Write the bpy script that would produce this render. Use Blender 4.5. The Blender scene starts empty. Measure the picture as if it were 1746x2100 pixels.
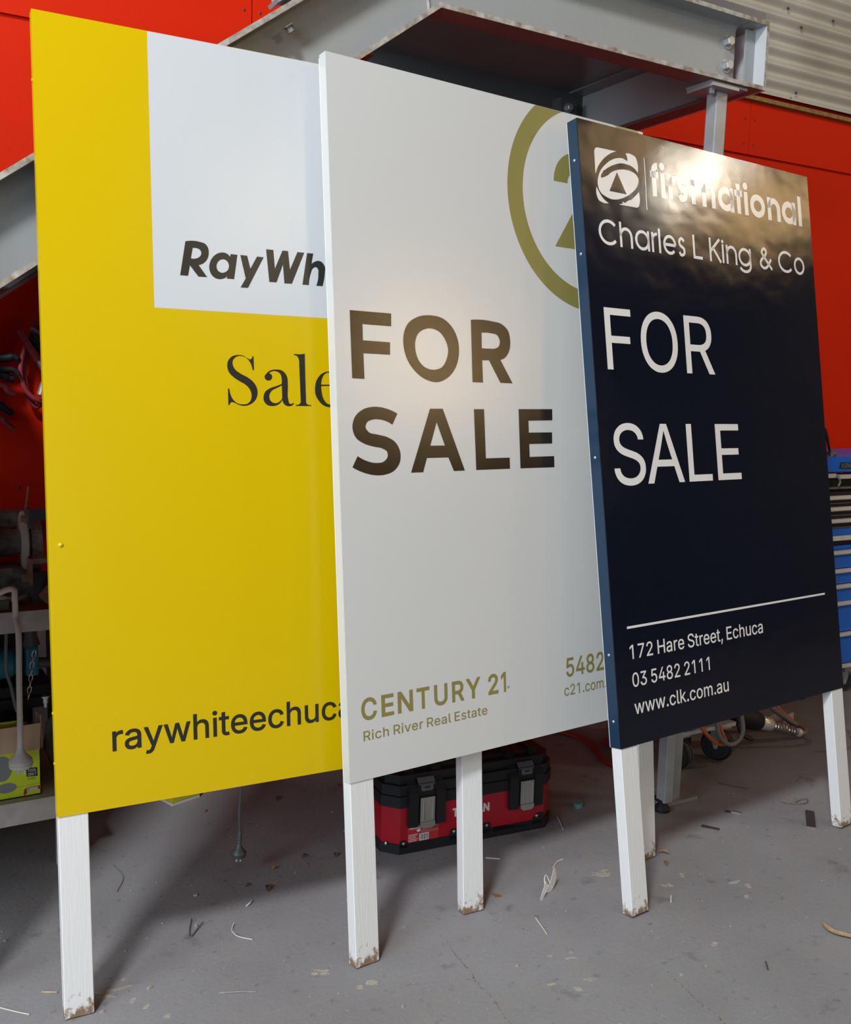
import bpy, bmesh, math, random
from mathutils import Vector, Matrix, noise
from mathutils.geometry import delaunay_2d_cdt
scene = bpy.context.scene
EXPOSURE, SKY = 0.0, 1.0
DOOR_E, ENTRY_E, KEY_E, BAY_E, SHEET_E, WIN_E, SIDE = 113, 8, 447, 28, 95, 170, 2.6
COL = scene.collection
random.seed(7)
PI = math.pi

# ------------------------------------------------------------------ camera
F_PX, YAW, PITCH, ROLL, CAM_H = 2002.066, 0.532177, 0.119050, 0.023945, 1.5
cy, sy = math.cos(YAW), math.sin(YAW)
fwd = Vector((sy*math.cos(PITCH), cy*math.cos(PITCH), -math.sin(PITCH)))
rgt = Vector((cy, -sy, 0)); upv = rgt.cross(fwd)
cr = rgt*math.cos(ROLL) + upv*math.sin(ROLL)
cu = upv*math.cos(ROLL) - rgt*math.sin(ROLL)
cam = bpy.data.cameras.new('camera')
cam.sensor_fit = 'HORIZONTAL'; cam.sensor_width = 36.0
cam.lens = 36.0*F_PX/1746.0
cam.clip_start = 0.02; cam.clip_end = 200
camo = bpy.data.objects.new('camera', cam); COL.objects.link(camo)
M = Matrix.Identity(4)
for i in range(3):
    M[i][0] = cr[i]; M[i][1] = cu[i]; M[i][2] = -fwd[i]
M[2][3] = CAM_H
camo.matrix_world = M
scene.camera = camo

# ------------------------------------------------------------------ exposure, sky, lamps
vs = scene.view_settings
vs.view_transform = 'Standard'; vs.look = 'None'; vs.gamma = 1.0; vs.exposure = EXPOSURE
vs.use_curve_mapping = False
w = bpy.data.worlds.new('sky'); scene.world = w; w.use_nodes = True
bg = w.node_tree.nodes['Background']
bg.inputs[0].default_value = (0.72, 0.84, 1.0, 1); bg.inputs[1].default_value = SKY

def area(name, loc, target, energy, color, shape='DISK', sx=0.6, sy_=None):
    l = bpy.data.lights.new(name, 'AREA'); l.energy = energy; l.color = color
    l.shape = shape; l.size = sx
    if sy_: l.size_y = sy_
    o = bpy.data.objects.new(name, l); COL.objects.link(o)
    o.location = loc
    d = (Vector(target)-Vector(loc)).normalized()
    o.rotation_euler = d.to_track_quat('-Z', 'Y').to_euler()
    return o

# daylight of the open roller door (left), a skylight high on the left, and the shed's warm high-bay lamps
area('door_daylight', (-4.8, -4.4, 1.15), (2.2, 2.4, 1.9), DOOR_E, (0.80, 0.90, 1.0), 'RECTANGLE', 3.0, 2.0)
area('door_daylight', (-4.85, -0.6, 3.1), (1.2, 2.2, 1.2), DOOR_E*SIDE, (0.84, 0.93, 1.0), 'RECTANGLE', 2.8, 1.7)
area('entry_daylight', (-1.4, -12.3, 2.3), (1.0, 2.4, 1.0), ENTRY_E, (0.92, 0.96, 1.0), 'RECTANGLE', 4.4, 5.2)
area('skylight', (-2.2, -0.9, 5.95), (1.5, 2.3, 0.8), KEY_E, (0.94, 0.97, 1.0), 'DISK', 0.95)
# warm translucent roof sheet and high windows far to the right and behind; they show in the glossy signs
area('amber_roof_sheet', (8.9, -1.9, 6.12), (8.9, -1.9, 0), SHEET_E*0.22, (1.0, 0.64, 0.28), 'RECTANGLE', 1.4, 0.6)
area('amber_roof_sheet', (12.3, -2.2, 6.12), (12.3, -2.2, 0), SHEET_E, (1.0, 0.64, 0.28), 'RECTANGLE', 3.2, 1.1)
area('amber_roof_sheet', (4.8, -9.6, 6.12), (4.8, -9.6, 0), WIN_E*1.0, (1.0, 0.78, 0.50), 'RECTANGLE', 1.6, 3.0)
area('high_window_right', (14.85, -10.9, 4.7), (1.0, 2.0, 1.6), WIN_E, (1.0, 0.66, 0.30), 'RECTANGLE', 4.0, 0.9)
area('high_window_front', (13.0, -12.85, 5.55), (1.0, 2.0, 1.6), WIN_E*1.1, (1.0, 0.66, 0.30), 'RECTANGLE', 3.6, 1.0)
area('high_bay_lamp', (7.15, -0.25, 4.55), (5.5, 0.2, 0), BAY_E, (1.0, 0.90, 0.74), 'DISK', 0.30)

# ------------------------------------------------------------------ materials
MATS = {}
DEEP = 0.75          # every paint is mixed a little darker than first measured; the lamps are stronger in return
def mat(name, color, rough=0.5, metal=0.0, spec=0.5, var=None, bump=None, rvar=None, stretch=(1, 1, 1), tint=None, emit=None, coat=0):
    """var=(scale, amount) mottles the colour, bump=(scale, height in m) gives relief, rvar=(scale, amount) varies the gloss"""
    m = bpy.data.materials.new(name); m.use_nodes = True
    nt = m.node_tree; N = nt.nodes; L = nt.links
    b = N['Principled BSDF']
    color = tuple(c*DEEP for c in color); tint = tuple(c*DEEP for c in tint) if tint else None
    b.inputs['Base Color'].default_value = (*color, 1); b.inputs['Roughness'].default_value = rough
    b.inputs['Metallic'].default_value = metal; b.inputs['Specular IOR Level'].default_value = spec
    if coat: b.inputs['Coat Weight'].default_value = coat; b.inputs['Coat Roughness'].default_value = 0.08
    tc = N.new('ShaderNodeTexCoord'); mp = N.new('ShaderNodeMapping'); mp.inputs['Scale'].default_value = stretch
    L.new(tc.outputs['Object'], mp.inputs['Vector'])
    def nz(scale, detail=4):
        n = N.new('ShaderNodeTexNoise'); n.inputs['Scale'].default_value = scale; n.inputs['Detail'].default_value = detail
        L.new(mp.outputs[0], n.inputs['Vector']); return n
    if var:
        n = nz(var[0], 6); mx = N.new('ShaderNodeMix'); mx.data_type = 'RGBA'
        t = tint or tuple(c*(1-var[1]) for c in color)
        r = N.new('ShaderNodeMapRange'); r.inputs[1].default_value = 0.35; r.inputs[2].default_value = 0.7
        L.new(n.outputs['Fac'], r.inputs[0]); L.new(r.outputs[0], mx.inputs['Factor'])
        mx.inputs['A'].default_value = (*color, 1); mx.inputs['B'].default_value = (*t, 1)
        L.new(mx.outputs['Result'], b.inputs['Base Color'])
    if rvar:
        n = nz(rvar[0], 3); r = N.new('ShaderNodeMapRange')
        r.inputs[3].default_value = max(0.02, rough-rvar[1]); r.inputs[4].default_value = min(1, rough+rvar[1])
        L.new(n.outputs['Fac'], r.inputs[0]); L.new(r.outputs[0], b.inputs['Roughness'])
    if bump:
        prev = None
        for sc, ht in (bump if isinstance(bump[0], tuple) else (bump,)):
            n = nz(sc, 2); bp = N.new('ShaderNodeBump'); bp.inputs['Distance'].default_value = ht; bp.inputs['Strength'].default_value = 1
            L.new(n.outputs['Fac'], bp.inputs['Height'])
            if prev: L.new(prev.outputs[0], bp.inputs['Normal'])
            prev = bp
        L.new(prev.outputs[0], b.inputs['Normal'])
    if emit:
        b.inputs['Emission Color'].default_value = (*color, 1); b.inputs['Emission Strength'].default_value = emit
    MATS[name] = m
    return m

VB = ((420, 0.00010), (2.2, 0.0010))           # laminated vinyl: orange peel over a slow wave
VBN = ((420, 0.00012), (5.5, 0.0019), (2.2, 0.0034))          # the dented sheet waves more
st = (1.0, 1.0, 2.2)
m_yellow = mat('yellow_vinyl', (0.68, 0.465, 0.0), 0.24, bump=VB, stretch=st, spec=0.35)
m_white = mat('white_vinyl', (0.63, 0.65, 0.665), 0.17, bump=VB, stretch=st)
m_white2 = mat('white_sheet', (0.67, 0.665, 0.645), 0.17, bump=VB, stretch=st)
m_navy = mat('navy_vinyl', (0.0020, 0.0054, 0.0150), 0.11, bump=VBN, stretch=(1, 1, 1.3), spec=0.5)
m_navyside = mat('navy_edge_lit', (0.009, 0.034, 0.072), 0.30, spec=0.5)  # same navy as the face, lightened for the light on its side
m_backing = mat('dark_sheet_back', (0.13, 0.13, 0.135), 0.5)  # sheet backs coloured dark to cut bounced light under the signs
m_ink = mat('charcoal_ink', (0.022, 0.023, 0.019), 0.22, bump=VB, stretch=st)
m_black = mat('black_ink', (0.010, 0.008, 0.006), 0.20, bump=VB, stretch=st)
m_gold = mat('olive_gold_ink', (0.270, 0.240, 0.070), 0.24, bump=VB, stretch=st)
m_cream = mat('white_ink', (0.86, 0.83, 0.79), 0.18, bump=VBN, stretch=(1, 1, 1.3))
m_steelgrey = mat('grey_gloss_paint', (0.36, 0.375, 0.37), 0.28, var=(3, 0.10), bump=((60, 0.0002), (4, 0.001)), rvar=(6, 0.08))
m_edge = mat('chipped_flange_edge', (0.50, 0.48, 0.44), 0.55, var=(38, 0.5), tint=(0.22, 0.16, 0.10), bump=(90, 0.0006))
m_wallglow = mat('wall_reflection_red', (0.24, 0.125, 0.112), 0.42, var=(5, 0.25))  # red wall's reflection on the flange undersides, mixed into their grey
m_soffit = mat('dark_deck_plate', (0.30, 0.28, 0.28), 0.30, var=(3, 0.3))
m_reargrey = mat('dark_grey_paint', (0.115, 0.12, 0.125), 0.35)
m_sidegrey = mat('grey_paint_lit', (0.58, 0.60, 0.61), 0.25)  # same stair grey, paler to paint in the light on the side web
m_bolt = mat('zinc_bolt', (0.52, 0.53, 0.54), 0.42, metal=0.6, bump=(140, 0.0003))
m_galv = mat('galvanised_silver_paint', (0.42, 0.43, 0.44), 0.38, metal=0.25, var=(14, 0.18))
m_red = mat('red_wall_paint', (0.740, 0.0200, 0.0005), 0.6, spec=0.12, var=(1.2, 0.06), bump=(160, 0.0004))
m_reddark = mat('red_sheet_joint', (0.22, 0.012, 0.006), 0.6)
m_corr = mat('beige_corrugated_steel', (0.66, 0.61, 0.52), 0.33, var=(2.0, 0.16), tint=(0.47, 0.42, 0.33), spec=0.5)
m_foam = mat('ochre_foam_strip', (0.35, 0.20, 0.05), 0.9, var=(30, 0.4), bump=(60, 0.003))
m_shell = mat('tan_wall_lining', (0.20, 0.175, 0.135), 0.5, var=(0.6, 0.35), tint=(0.13, 0.11, 0.08))
m_roof = mat('foil_roof_lining', (0.42, 0.33, 0.20), 0.45, var=(0.9, 0.45), tint=(0.20, 0.15, 0.08))
m_dark = mat('dark_rubber', (0.012, 0.012, 0.013), 0.55, bump=(80, 0.0004))
m_blackplastic = mat('black_plastic', (0.014, 0.015, 0.018), 0.5, spec=0.3, bump=(300, 0.00015))
m_rubber = mat('black_cable', (0.018, 0.017, 0.016), 0.5)
m_tyre = mat('tan_tyre', (0.16, 0.13, 0.085), 0.7, var=(20, 0.3))
m_redbox = mat('crimson_metal', (0.42, 0.004, 0.016), 0.34, spec=0.5)
m_redlabel = mat('red_label', (0.50, 0.03, 0.035), 0.4)
m_pinklabel = mat('pale_red_label', (0.46, 0.11, 0.12), 0.4)
m_alu = mat('brushed_aluminium', (0.92, 0.90, 0.84), 0.32, metal=0.5, bump=(90, 0.0002), stretch=(0.1, 1, 1))
m_latch = mat('nickel_latch', (0.58, 0.57, 0.53), 0.30, metal=0.75)
m_claspgrey = mat('grey_clasp', (0.12, 0.125, 0.14), 0.4)
m_letterw = mat('white_print', (0.78, 0.76, 0.75), 0.45)
m_printblack = mat('black_print', (0.012, 0.012, 0.012), 0.45)
m_blue = mat('blue_enamel', (0.010, 0.145, 0.66), 0.32, spec=0.5, bump=(3, 0.001))
m_orange = mat('orange_hose', (0.62, 0.13, 0.02), 0.45)
m_redhose = mat('red_hose', (0.30, 0.03, 0.025), 0.45)
m_pinkgrip = mat('red_rubber_grip', (0.33, 0.035, 0.05), 0.5)
m_cord = mat('grey_flex', (0.92, 0.89, 0.80), 0.5)
m_corddark = mat('dark_grey_flex', (0.20, 0.20, 0.19), 0.5)
m_benchred = mat('red_bench_top', (0.46, 0.045, 0.03), 0.30, var=(9, 0.4), tint=(0.22, 0.05, 0.04))
m_benchgrey = mat('grey_bench_steel', (0.76, 0.70, 0.64), 0.5, var=(24, 0.22), bump=(40, 0.0004))
m_blackcord = mat('black_flex', (0.085, 0.09, 0.09), 0.45)
m_rust = mat('rusty_steel', (0.45, 0.28, 0.21), 0.6, var=(40, 0.4))
m_iron = mat('cast_iron', (0.28, 0.26, 0.22), 0.5, metal=0.2, var=(30, 0.5), tint=(0.07, 0.06, 0.05))
m_stone = mat('grinding_stone', (0.34, 0.32, 0.30), 0.6, var=(110, 0.8), tint=(0.62, 0.58, 0.50), bump=(160, 0.002))
m_teal = mat('teal_plastic', (0.010, 0.20, 0.26), 0.4)
m_lime = mat('lime_carton', (0.86, 0.98, 0.016), 0.45)
m_kraft = mat('kraft_cardboard', (0.84, 0.58, 0.38), 0.8, var=(3, 0.15), stretch=(12, 12, 0.4))
m_greyprint = mat('grey_print', (0.30, 0.31, 0.30), 0.5)
m_redprint = mat('red_print', (0.55, 0.02, 0.02), 0.5)
m_bag = mat('grey_sack', (0.33, 0.31, 0.34), 0.7, bump=(14, 0.006))
m_chain = mat('bright_chain', (0.68, 0.66, 0.62), 0.25, metal=0.9)
m_yellowcarton = mat('yellow_sponge', (0.52, 0.47, 0.02), 0.8)
m_foamwhite = mat('white_foam', (0.62, 0.62, 0.58), 0.85)
m_leaf = mat('dry_gum_leaf', (0.56, 0.42, 0.22), 0.6, var=(60, 0.3))
m_leafbrown = mat('brown_leaf', (0.36, 0.17, 0.08), 0.6, var=(60, 0.4))
m_twig = mat('dark_twig', (0.09, 0.07, 0.06), 0.8)
m_pale = mat('pale_splinter', (0.66, 0.61, 0.53), 0.7)
m_steelflat = mat('dark_flat_bar', (0.055, 0.045, 0.045), 0.45)
m_tealscrap = mat('teal_scrap', (0.10, 0.30, 0.27), 0.7)
m_scuff = mat('cream_scuff', (0.50, 0.46, 0.38), 0.8, var=(150, 0.6), tint=(0.30, 0.28, 0.26))
m_stain = mat('brown_floor_stain', (0.15, 0.12, 0.095), 0.8, var=(25, 0.5), tint=(0.24, 0.21, 0.19))
m_crack = mat('floor_crack_filler', (0.36, 0.33, 0.29), 0.9, var=(120, 0.8), tint=(0.07, 0.06, 0.06))
m_whiteplastic = mat('white_plastic', (0.82, 0.80, 0.77), 0.4)
m_whitebracket = mat('white_bracket', (0.60, 0.58, 0.56), 0.5)
m_spark = mat('steel_swarf', (0.62, 0.61, 0.60), 0.3, metal=0.8)

def timber():
    m = bpy.data.materials.new('white_painted_timber'); m.use_nodes = True
    nt = m.node_tree; N = nt.nodes; L = nt.links; b = N['Principled BSDF']
    b.inputs['Roughness'].default_value = 0.42; b.inputs['Specular IOR Level'].default_value = 0.4
    tc = N.new('ShaderNodeTexCoord'); sp = N.new('ShaderNodeSeparateXYZ'); L.new(tc.outputs['Object'], sp.inputs[0])
    mp = N.new('ShaderNodeMapping'); mp.inputs['Scale'].default_value = (1, 1, 0.06); L.new(tc.outputs['Object'], mp.inputs[0])
    g = N.new('ShaderNodeTexNoise'); g.inputs['Scale'].default_value = 260; L.new(mp.outputs[0], g.inputs['Vector'])
    bp = N.new('ShaderNodeBump'); bp.inputs['Distance'].default_value = 0.0006; L.new(g.outputs['Fac'], bp.inputs['Height']); L.new(bp.outputs[0], b.inputs['Normal'])
    # soil worn into the foot of the post: patchy, thins out upward
    mp2 = N.new('ShaderNodeMapping'); mp2.inputs['Scale'].default_value = (1, 1, 0.8); L.new(tc.outputs['Object'], mp2.inputs[0])
    n = N.new('ShaderNodeTexNoise'); n.inputs['Scale'].default_value = 55; n.inputs['Detail'].default_value = 8; n.inputs['Roughness'].default_value = 0.7; L.new(mp2.outputs[0], n.inputs['Vector'])
    mr = N.new('ShaderNodeMapRange'); mr.inputs[1].default_value = 0.0; mr.inputs[2].default_value = 0.115; mr.inputs[3].default_value = 0.18; mr.inputs[4].default_value = -0.30
    L.new(sp.outputs['Z'], mr.inputs[0])
    ad = N.new('ShaderNodeMath'); ad.operation = 'ADD'; L.new(n.outputs['Fac'], ad.inputs[0]); L.new(mr.outputs[0], ad.inputs[1])
    rp = N.new('ShaderNodeMapRange'); rp.inputs[1].default_value = 0.52; rp.inputs[2].default_value = 0.66; L.new(ad.outputs[0], rp.inputs[0])
    mx = N.new('ShaderNodeMix'); mx.data_type = 'RGBA'; mx.inputs['A'].default_value = (0.60, 0.595, 0.585, 1); mx.inputs['B'].default_value = (0.20, 0.127, 0.075, 1)
    L.new(rp.outputs[0], mx.inputs['Factor']); L.new(mx.outputs['Result'], b.inputs['Base Color'])
    return m
m_timber = timber()

def concrete():
    m = bpy.data.materials.new('worn_concrete'); m.use_nodes = True
    nt = m.node_tree; N = nt.nodes; L = nt.links; b = N['Principled BSDF']
    tc = N.new('ShaderNodeTexCoord')
    def nz(s, d, r=0.55):
        n = N.new('ShaderNodeTexNoise'); n.inputs['Scale'].default_value = s; n.inputs['Detail'].default_value = d; n.inputs['Roughness'].default_value = r
        L.new(tc.outputs['Object'], n.inputs['Vector']); return n
    def mix(a, bcol, fac, lo, hi):
        r = N.new('ShaderNodeMapRange'); r.inputs[1].default_value = lo; r.inputs[2].default_value = hi; L.new(fac, r.inputs[0])
        x = N.new('ShaderNodeMix'); x.data_type = 'RGBA'
        if isinstance(a, tuple): x.inputs['A'].default_value = (*(q*DEEP for q in a), 1)
        else: L.new(a, x.inputs['A'])
        x.inputs['B'].default_value = (*(q*DEEP for q in bcol), 1); L.new(r.outputs[0], x.inputs['Factor']); return x.outputs['Result']
    c = mix((0.305, 0.303, 0.314), (0.244, 0.239, 0.246), nz(1.6, 5).outputs['Fac'], 0.35, 0.68)
    c = mix(c, (0.30, 0.275, 0.255), nz(9, 8, 0.7).outputs['Fac'], 0.52, 0.78)
    c = mix(c, (0.12, 0.11, 0.11), nz(26, 4, 0.6).outputs['Fac'], 0.62, 0.80)
    c = mix(c, (0.17, 0.155, 0.155), nz(7.5, 5, 0.6).outputs['Fac'], 0.62, 0.74)
    ms = N.new('ShaderNodeMapping'); ms.inputs['Rotation'].default_value = (0, 0, 0.5); ms.inputs['Scale'].default_value = (3, 60, 1); L.new(tc.outputs['Object'], ms.inputs[0])
    sk = N.new('ShaderNodeTexNoise'); sk.inputs['Scale'].default_value = 1.5; sk.inputs['Detail'].default_value = 4; L.new(ms.outputs[0], sk.inputs['Vector'])
    c = mix(c, (0.38, 0.36, 0.34), sk.outputs['Fac'], 0.66, 0.80)
    c = mix(c, (0.15, 0.14, 0.14), nz(190, 3, 0.6).outputs['Fac'], 0.60, 0.78)
    c = mix(c, (0.42, 0.41, 0.41), nz(150, 3, 0.6).outputs['Fac'], 0.62, 0.80)
    c = mix(c, (0.52, 0.48, 0.42), nz(75, 2, 0.5).outputs['Fac'], 0.735, 0.80)
    L.new(c, b.inputs['Base Color'])
    r = N.new('ShaderNodeMapRange'); r.inputs[3].default_value = 0.6; r.inputs[4].default_value = 0.85; b.inputs['Specular IOR Level'].default_value = 0.18; L.new(nz(3, 4).outputs['Fac'], r.inputs[0]); L.new(r.outputs[0], b.inputs['Roughness'])
    bp = N.new('ShaderNodeBump'); bp.inputs['Distance'].default_value = 0.0015; L.new(nz(60, 5, 0.7).outputs['Fac'], bp.inputs['Height']); L.new(bp.outputs[0], b.inputs['Normal'])
    return m
m_concrete = concrete()

# ------------------------------------------------------------------ mesh helpers (all shapes are given in the frame of their thing)
class Outline(list):
    """contours of one glyph, filled by the non-zero rule (parts of a letter may overlap)"""
class MB:
    def __init__(s): s.bm = bmesh.new()
    def box(s, x0, x1, y0, y1, z0, z1, rot=None, piv=None):
        r = bmesh.ops.create_cube(s.bm, size=1)['verts']
        for v in r:
            v.co = Vector((x0+(v.co.x+.5)*(x1-x0), y0+(v.co.y+.5)*(y1-y0), z0+(v.co.z+.5)*(z1-z0)))
        if rot is not None:
            pv = Vector(piv) if piv else Vector(((x0+x1)/2, (y0+y1)/2, (z0+z1)/2))
            for v in r: v.co = rot @ (v.co-pv) + pv
        return s
    def prism(s, pts, axis, a, b):
        """polygon pts (2D) extruded along axis from a to b; axis 'x': pts=(y,z), 'y': pts=(x,z), 'z': pts=(x,y)"""
        def P(p, t): return {'x': (t, p[0], p[1]), 'y': (p[0], t, p[1]), 'z': (p[0], p[1], t)}[axis]
        A = [s.bm.verts.new(P(p, a)) for p in pts]; B = [s.bm.verts.new(P(p, b)) for p in pts]
        n = len(pts); s.bm.faces.new(A); s.bm.faces.new(B[::-1])
        for i in range(n): s.bm.faces.new((A[i], B[i], B[(i+1) % n], A[(i+1) % n]))
        return s
    def tube(s, pts, r, seg=10, radii=None, closed=False, flat=1.0):
        pts = [Vector(p) for p in pts]; n = len(pts); rings = []
        up = None
        for i in range(n):
            if closed: t = (pts[(i+1) % n]-pts[i-1]).normalized()
            else: t = (pts[min(i+1, n-1)]-pts[max(i-1, 0)]).normalized()
            if up is None: up = t.orthogonal().normalized()
            up = (up - t*up.dot(t)); up = up.normalized() if up.length > 1e-6 else t.orthogonal().normalized()
            sd = t.cross(up); rr = radii[i] if radii else r
            rings.append([s.bm.verts.new(pts[i] + (up*math.cos(2*PI*k/seg)*flat + sd*math.sin(2*PI*k/seg))*rr) for k in range(seg)])
        m = n if closed else n-1
        for i in range(m):
            a, b = rings[i], rings[(i+1) % n]
            for k in range(seg): s.bm.faces.new((a[k], a[(k+1) % seg], b[(k+1) % seg], b[k]))
        if not closed: s.bm.faces.new(rings[0][::-1]); s.bm.faces.new(rings[-1])
        return s
    def cyl(s, a, b, r, seg=16, r2=None):
        return s.tube([a, b], r, seg, radii=[r, r2 if r2 is not None else r])
    def lathe(s, base, axis, prof, seg=20):
        """prof = [(distance along axis, radius)]"""
        base = Vector(base); ax = Vector(axis).normalized()
        return s.tube_rings(base, ax, prof, seg)
    def tube_rings(s, base, ax, prof, seg):
        u = ax.orthogonal().normalized(); w_ = ax.cross(u); rings = []
        for d, r in prof:
            rings.append([s.bm.verts.new(base+ax*d+(u*math.cos(2*PI*k/seg)+w_*math.sin(2*PI*k/seg))*max(r, 1e-5)) for k in range(seg)])
        for a, b in zip(rings, rings[1:]):
            for k in range(seg): s.bm.faces.new((a[k], a[(k+1) % seg], b[(k+1) % seg], b[k]))
        s.bm.faces.new(rings[0][::-1]); s.bm.faces.new(rings[-1]); return s
    def hexbolt(s, base, axis, r, h):
        base = Vector(base); ax = Vector(axis).normalized()
        s.tube_rings(base, ax, [(0, r*1.35), (h*.15, r*1.35)], 14)
        return s.tube_rings(base+ax*h*.15, ax, [(0, r), (h*.75, r), (h*.85, r*.85)], 6)
    def strip(s, pts, wdt, up, thick=0.0006):
        """flat ribbon along pts; wdt a number or list; up = facing direction"""
        pts = [Vector(p) for p in pts]; n = len(pts); up = Vector(up); rows = []
        for i in range(n):
            t = (pts[min(i+1, n-1)]-pts[max(i-1, 0)]).normalized(); sd = t.cross(up).normalized()
            wd = wdt[i] if isinstance(wdt, (list, tuple)) else wdt
            rows.append([s.bm.verts.new(pts[i]+sd*wd/2), s.bm.verts.new(pts[i]-sd*wd/2), s.bm.verts.new(pts[i]-sd*wd/2+up*thick), s.bm.verts.new(pts[i]+sd*wd/2+up*thick)])
        for a, b in zip(rows, rows[1:]):
            for k in range(4): s.bm.faces.new((a[k], a[(k+1) % 4], b[(k+1) % 4], b[k]))
        s.bm.faces.new(rows[0][::-1]); s.bm.faces.new(rows[-1]); return s
    def poly(s, groups, y, flip=False):
        """filled flat shapes in the x-z plane at depth y; each group = [outer, hole, ...]"""
        for g in groups:
            pts, edges = [], []
            for c in g:
                o_ = len(pts); c = [p for i, p in enumerate(c) if abs(p[0]-c[i-1][0])+abs(p[1]-c[i-1][1]) > 1e-7]
                pts += [Vector((p[0]*1000, p[1]*1000)) for p in c]; edges += [(o_+i, o_+(i+1) % len(c)) for i in range(len(c))]
            vo, eo, fo = delaunay_2d_cdt(pts, edges, [], 0, 1e-5)[:3]
            nzr = isinstance(g, Outline); keep = []
            for f in fo:
                x = sum(vo[i].x for i in f)/len(f)/1000; z_ = sum(vo[i].y for i in f)/len(f)/1000; wn = 0; cr_ = 0
                for c in g:
                    for i in range(len(c)):
                        (x1, y1), (x2, y2) = c[i-1], c[i]
                        if (y1 > z_) != (y2 > z_) and x < (x2-x1)*(z_-y1)/(y2-y1)+x1:
                            cr_ += 1; wn += 1 if y2 > y1 else -1
                if (wn != 0) if nzr else (cr_ % 2): keep.append(f)
            vs_ = {i: s.bm.verts.new((vo[i].x/1000, y, vo[i].y/1000)) for f in keep for i in f}
            for f in keep:
                try: s.bm.faces.new([vs_[i] for i in f])
                except ValueError: pass
        return s
    def ribbon(s, pts, wdt, y, closed=False):
        P = [Vector((p[0], p[1])) for p in pts]
        if closed and (P[0]-P[-1]).length < 1e-7: P.pop()
        n = len(P); rows = []
        for i in range(n):
            a = P[i-1] if (i > 0 or closed) else P[i]; b = P[(i+1) % n] if (i < n-1 or closed) else P[i]
            d1 = (P[i]-a); d2 = (b-P[i])
            d1 = d1.normalized() if d1.length > 1e-9 else d2.normalized(); d2 = d2.normalized() if d2.length > 1e-9 else d1
            t = (d1+d2).normalized(); nn = Vector((-t.y, t.x)); k = 1/max(0.45, nn.dot(Vector((-d1.y, d1.x))))
            rows.append((s.bm.verts.new((P[i].x+nn.x*wdt/2*k, y, P[i].y+nn.y*wdt/2*k)), s.bm.verts.new((P[i].x-nn.x*wdt/2*k, y, P[i].y-nn.y*wdt/2*k))))
        for i in range(n if closed else n-1):
            a, b = rows[i], rows[(i+1) % n]; s.bm.faces.new((a[0], a[1], b[1], b[0]))
        return s
    def build(s, name, m, parent=None, smooth=False, bevel=0.0, world=False, label=None, kind=None, mats=None):
        if world and parent is not None:
            s.bm.transform(ROOTM[root_of(parent)].inverted())
        if bevel:
            es = [e for e in s.bm.edges if len(e.link_faces) == 2 and e.calc_face_angle(0) > 0.6]
            bmesh.ops.bevel(s.bm, geom=es, offset=bevel, segments=2, profile=0.6, affect='EDGES', clamp_overlap=True)
        bmesh.ops.recalc_face_normals(s.bm, faces=s.bm.faces)
        me = bpy.data.meshes.new(name); s.bm.to_mesh(me); s.bm.free()
        me.materials.append(m)
        for x in (mats or []): me.materials.append(x)
        if smooth:
            for p in me.polygons: p.use_smooth = True
            try: me.set_sharp_from_angle(angle=0.7)
            except Exception: pass
        o = bpy.data.objects.new(name, me); COL.objects.link(o)
        if parent is not None: o.parent = parent
        if label: o['label'] = label
        if kind: o['kind'] = kind
        return o

ROOTM = {}
def root_of(o):
    while o.parent is not None: o = o.parent
    return o.name
def thing(name, label, cat, loc=(0, 0, 0), rotz=0.0, group=None, matrix=None):
    o = bpy.data.objects.new(name, None); COL.objects.link(o); o.empty_display_size = 0.1
    mm = matrix if matrix is not None else Matrix.Translation(Vector(loc)) @ Matrix.Rotation(rotz, 4, 'Z')
    o.matrix_world = mm; ROOTM[o.name] = mm.copy()
    o['label'] = label; o['category'] = cat
    if group: o['group'] = group
    return o
def single(mb, name, m, label, cat, group=None, smooth=False, bevel=0.0, kind=None):
    """a thing that is one mesh: authored in world space, origin moved to its base"""
    vs_ = [v.co for v in mb.bm.verts]
    o0 = Vector((sum(v.x for v in vs_)/len(vs_), sum(v.y for v in vs_)/len(vs_), min(v.z for v in vs_)))
    mb.bm.transform(Matrix.Translation(-o0))
    o = mb.build(name, m, None, smooth=smooth, bevel=bevel)
    o.location = o0; o['label'] = label; o['category'] = cat
    if group: o['group'] = group
    if kind: o['kind'] = kind
    return o
def structure(mb, name, m, smooth=False):
    o = mb.build(name, m, None, smooth=smooth); o['kind'] = 'structure'; ROOTM[o.name] = Matrix.Identity(4); return o
def bez(pts, n=8, closed=False):
    """smooth curve through pts (Catmull-Rom)"""
    P = [Vector(p) for p in pts]; out = []; N_ = len(P)
    for i in range(N_ if closed else N_-1):
        p1, p2 = P[i], P[(i+1) % N_]
        p0 = P[i-1] if (i > 0 or closed) else p1*2-p2
        p3 = P[(i+2) % N_] if (i < N_-2 or closed) else p2*2-p1
        for k in range(n):
            t = k/n
            out.append(0.5*((2*p1)+(p2-p0)*t+(2*p0-5*p1+4*p2-p3)*t*t+(3*p1-p0-3*p2+p3)*t**3))
    if not closed: out.append(P[-1])
    return out
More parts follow.
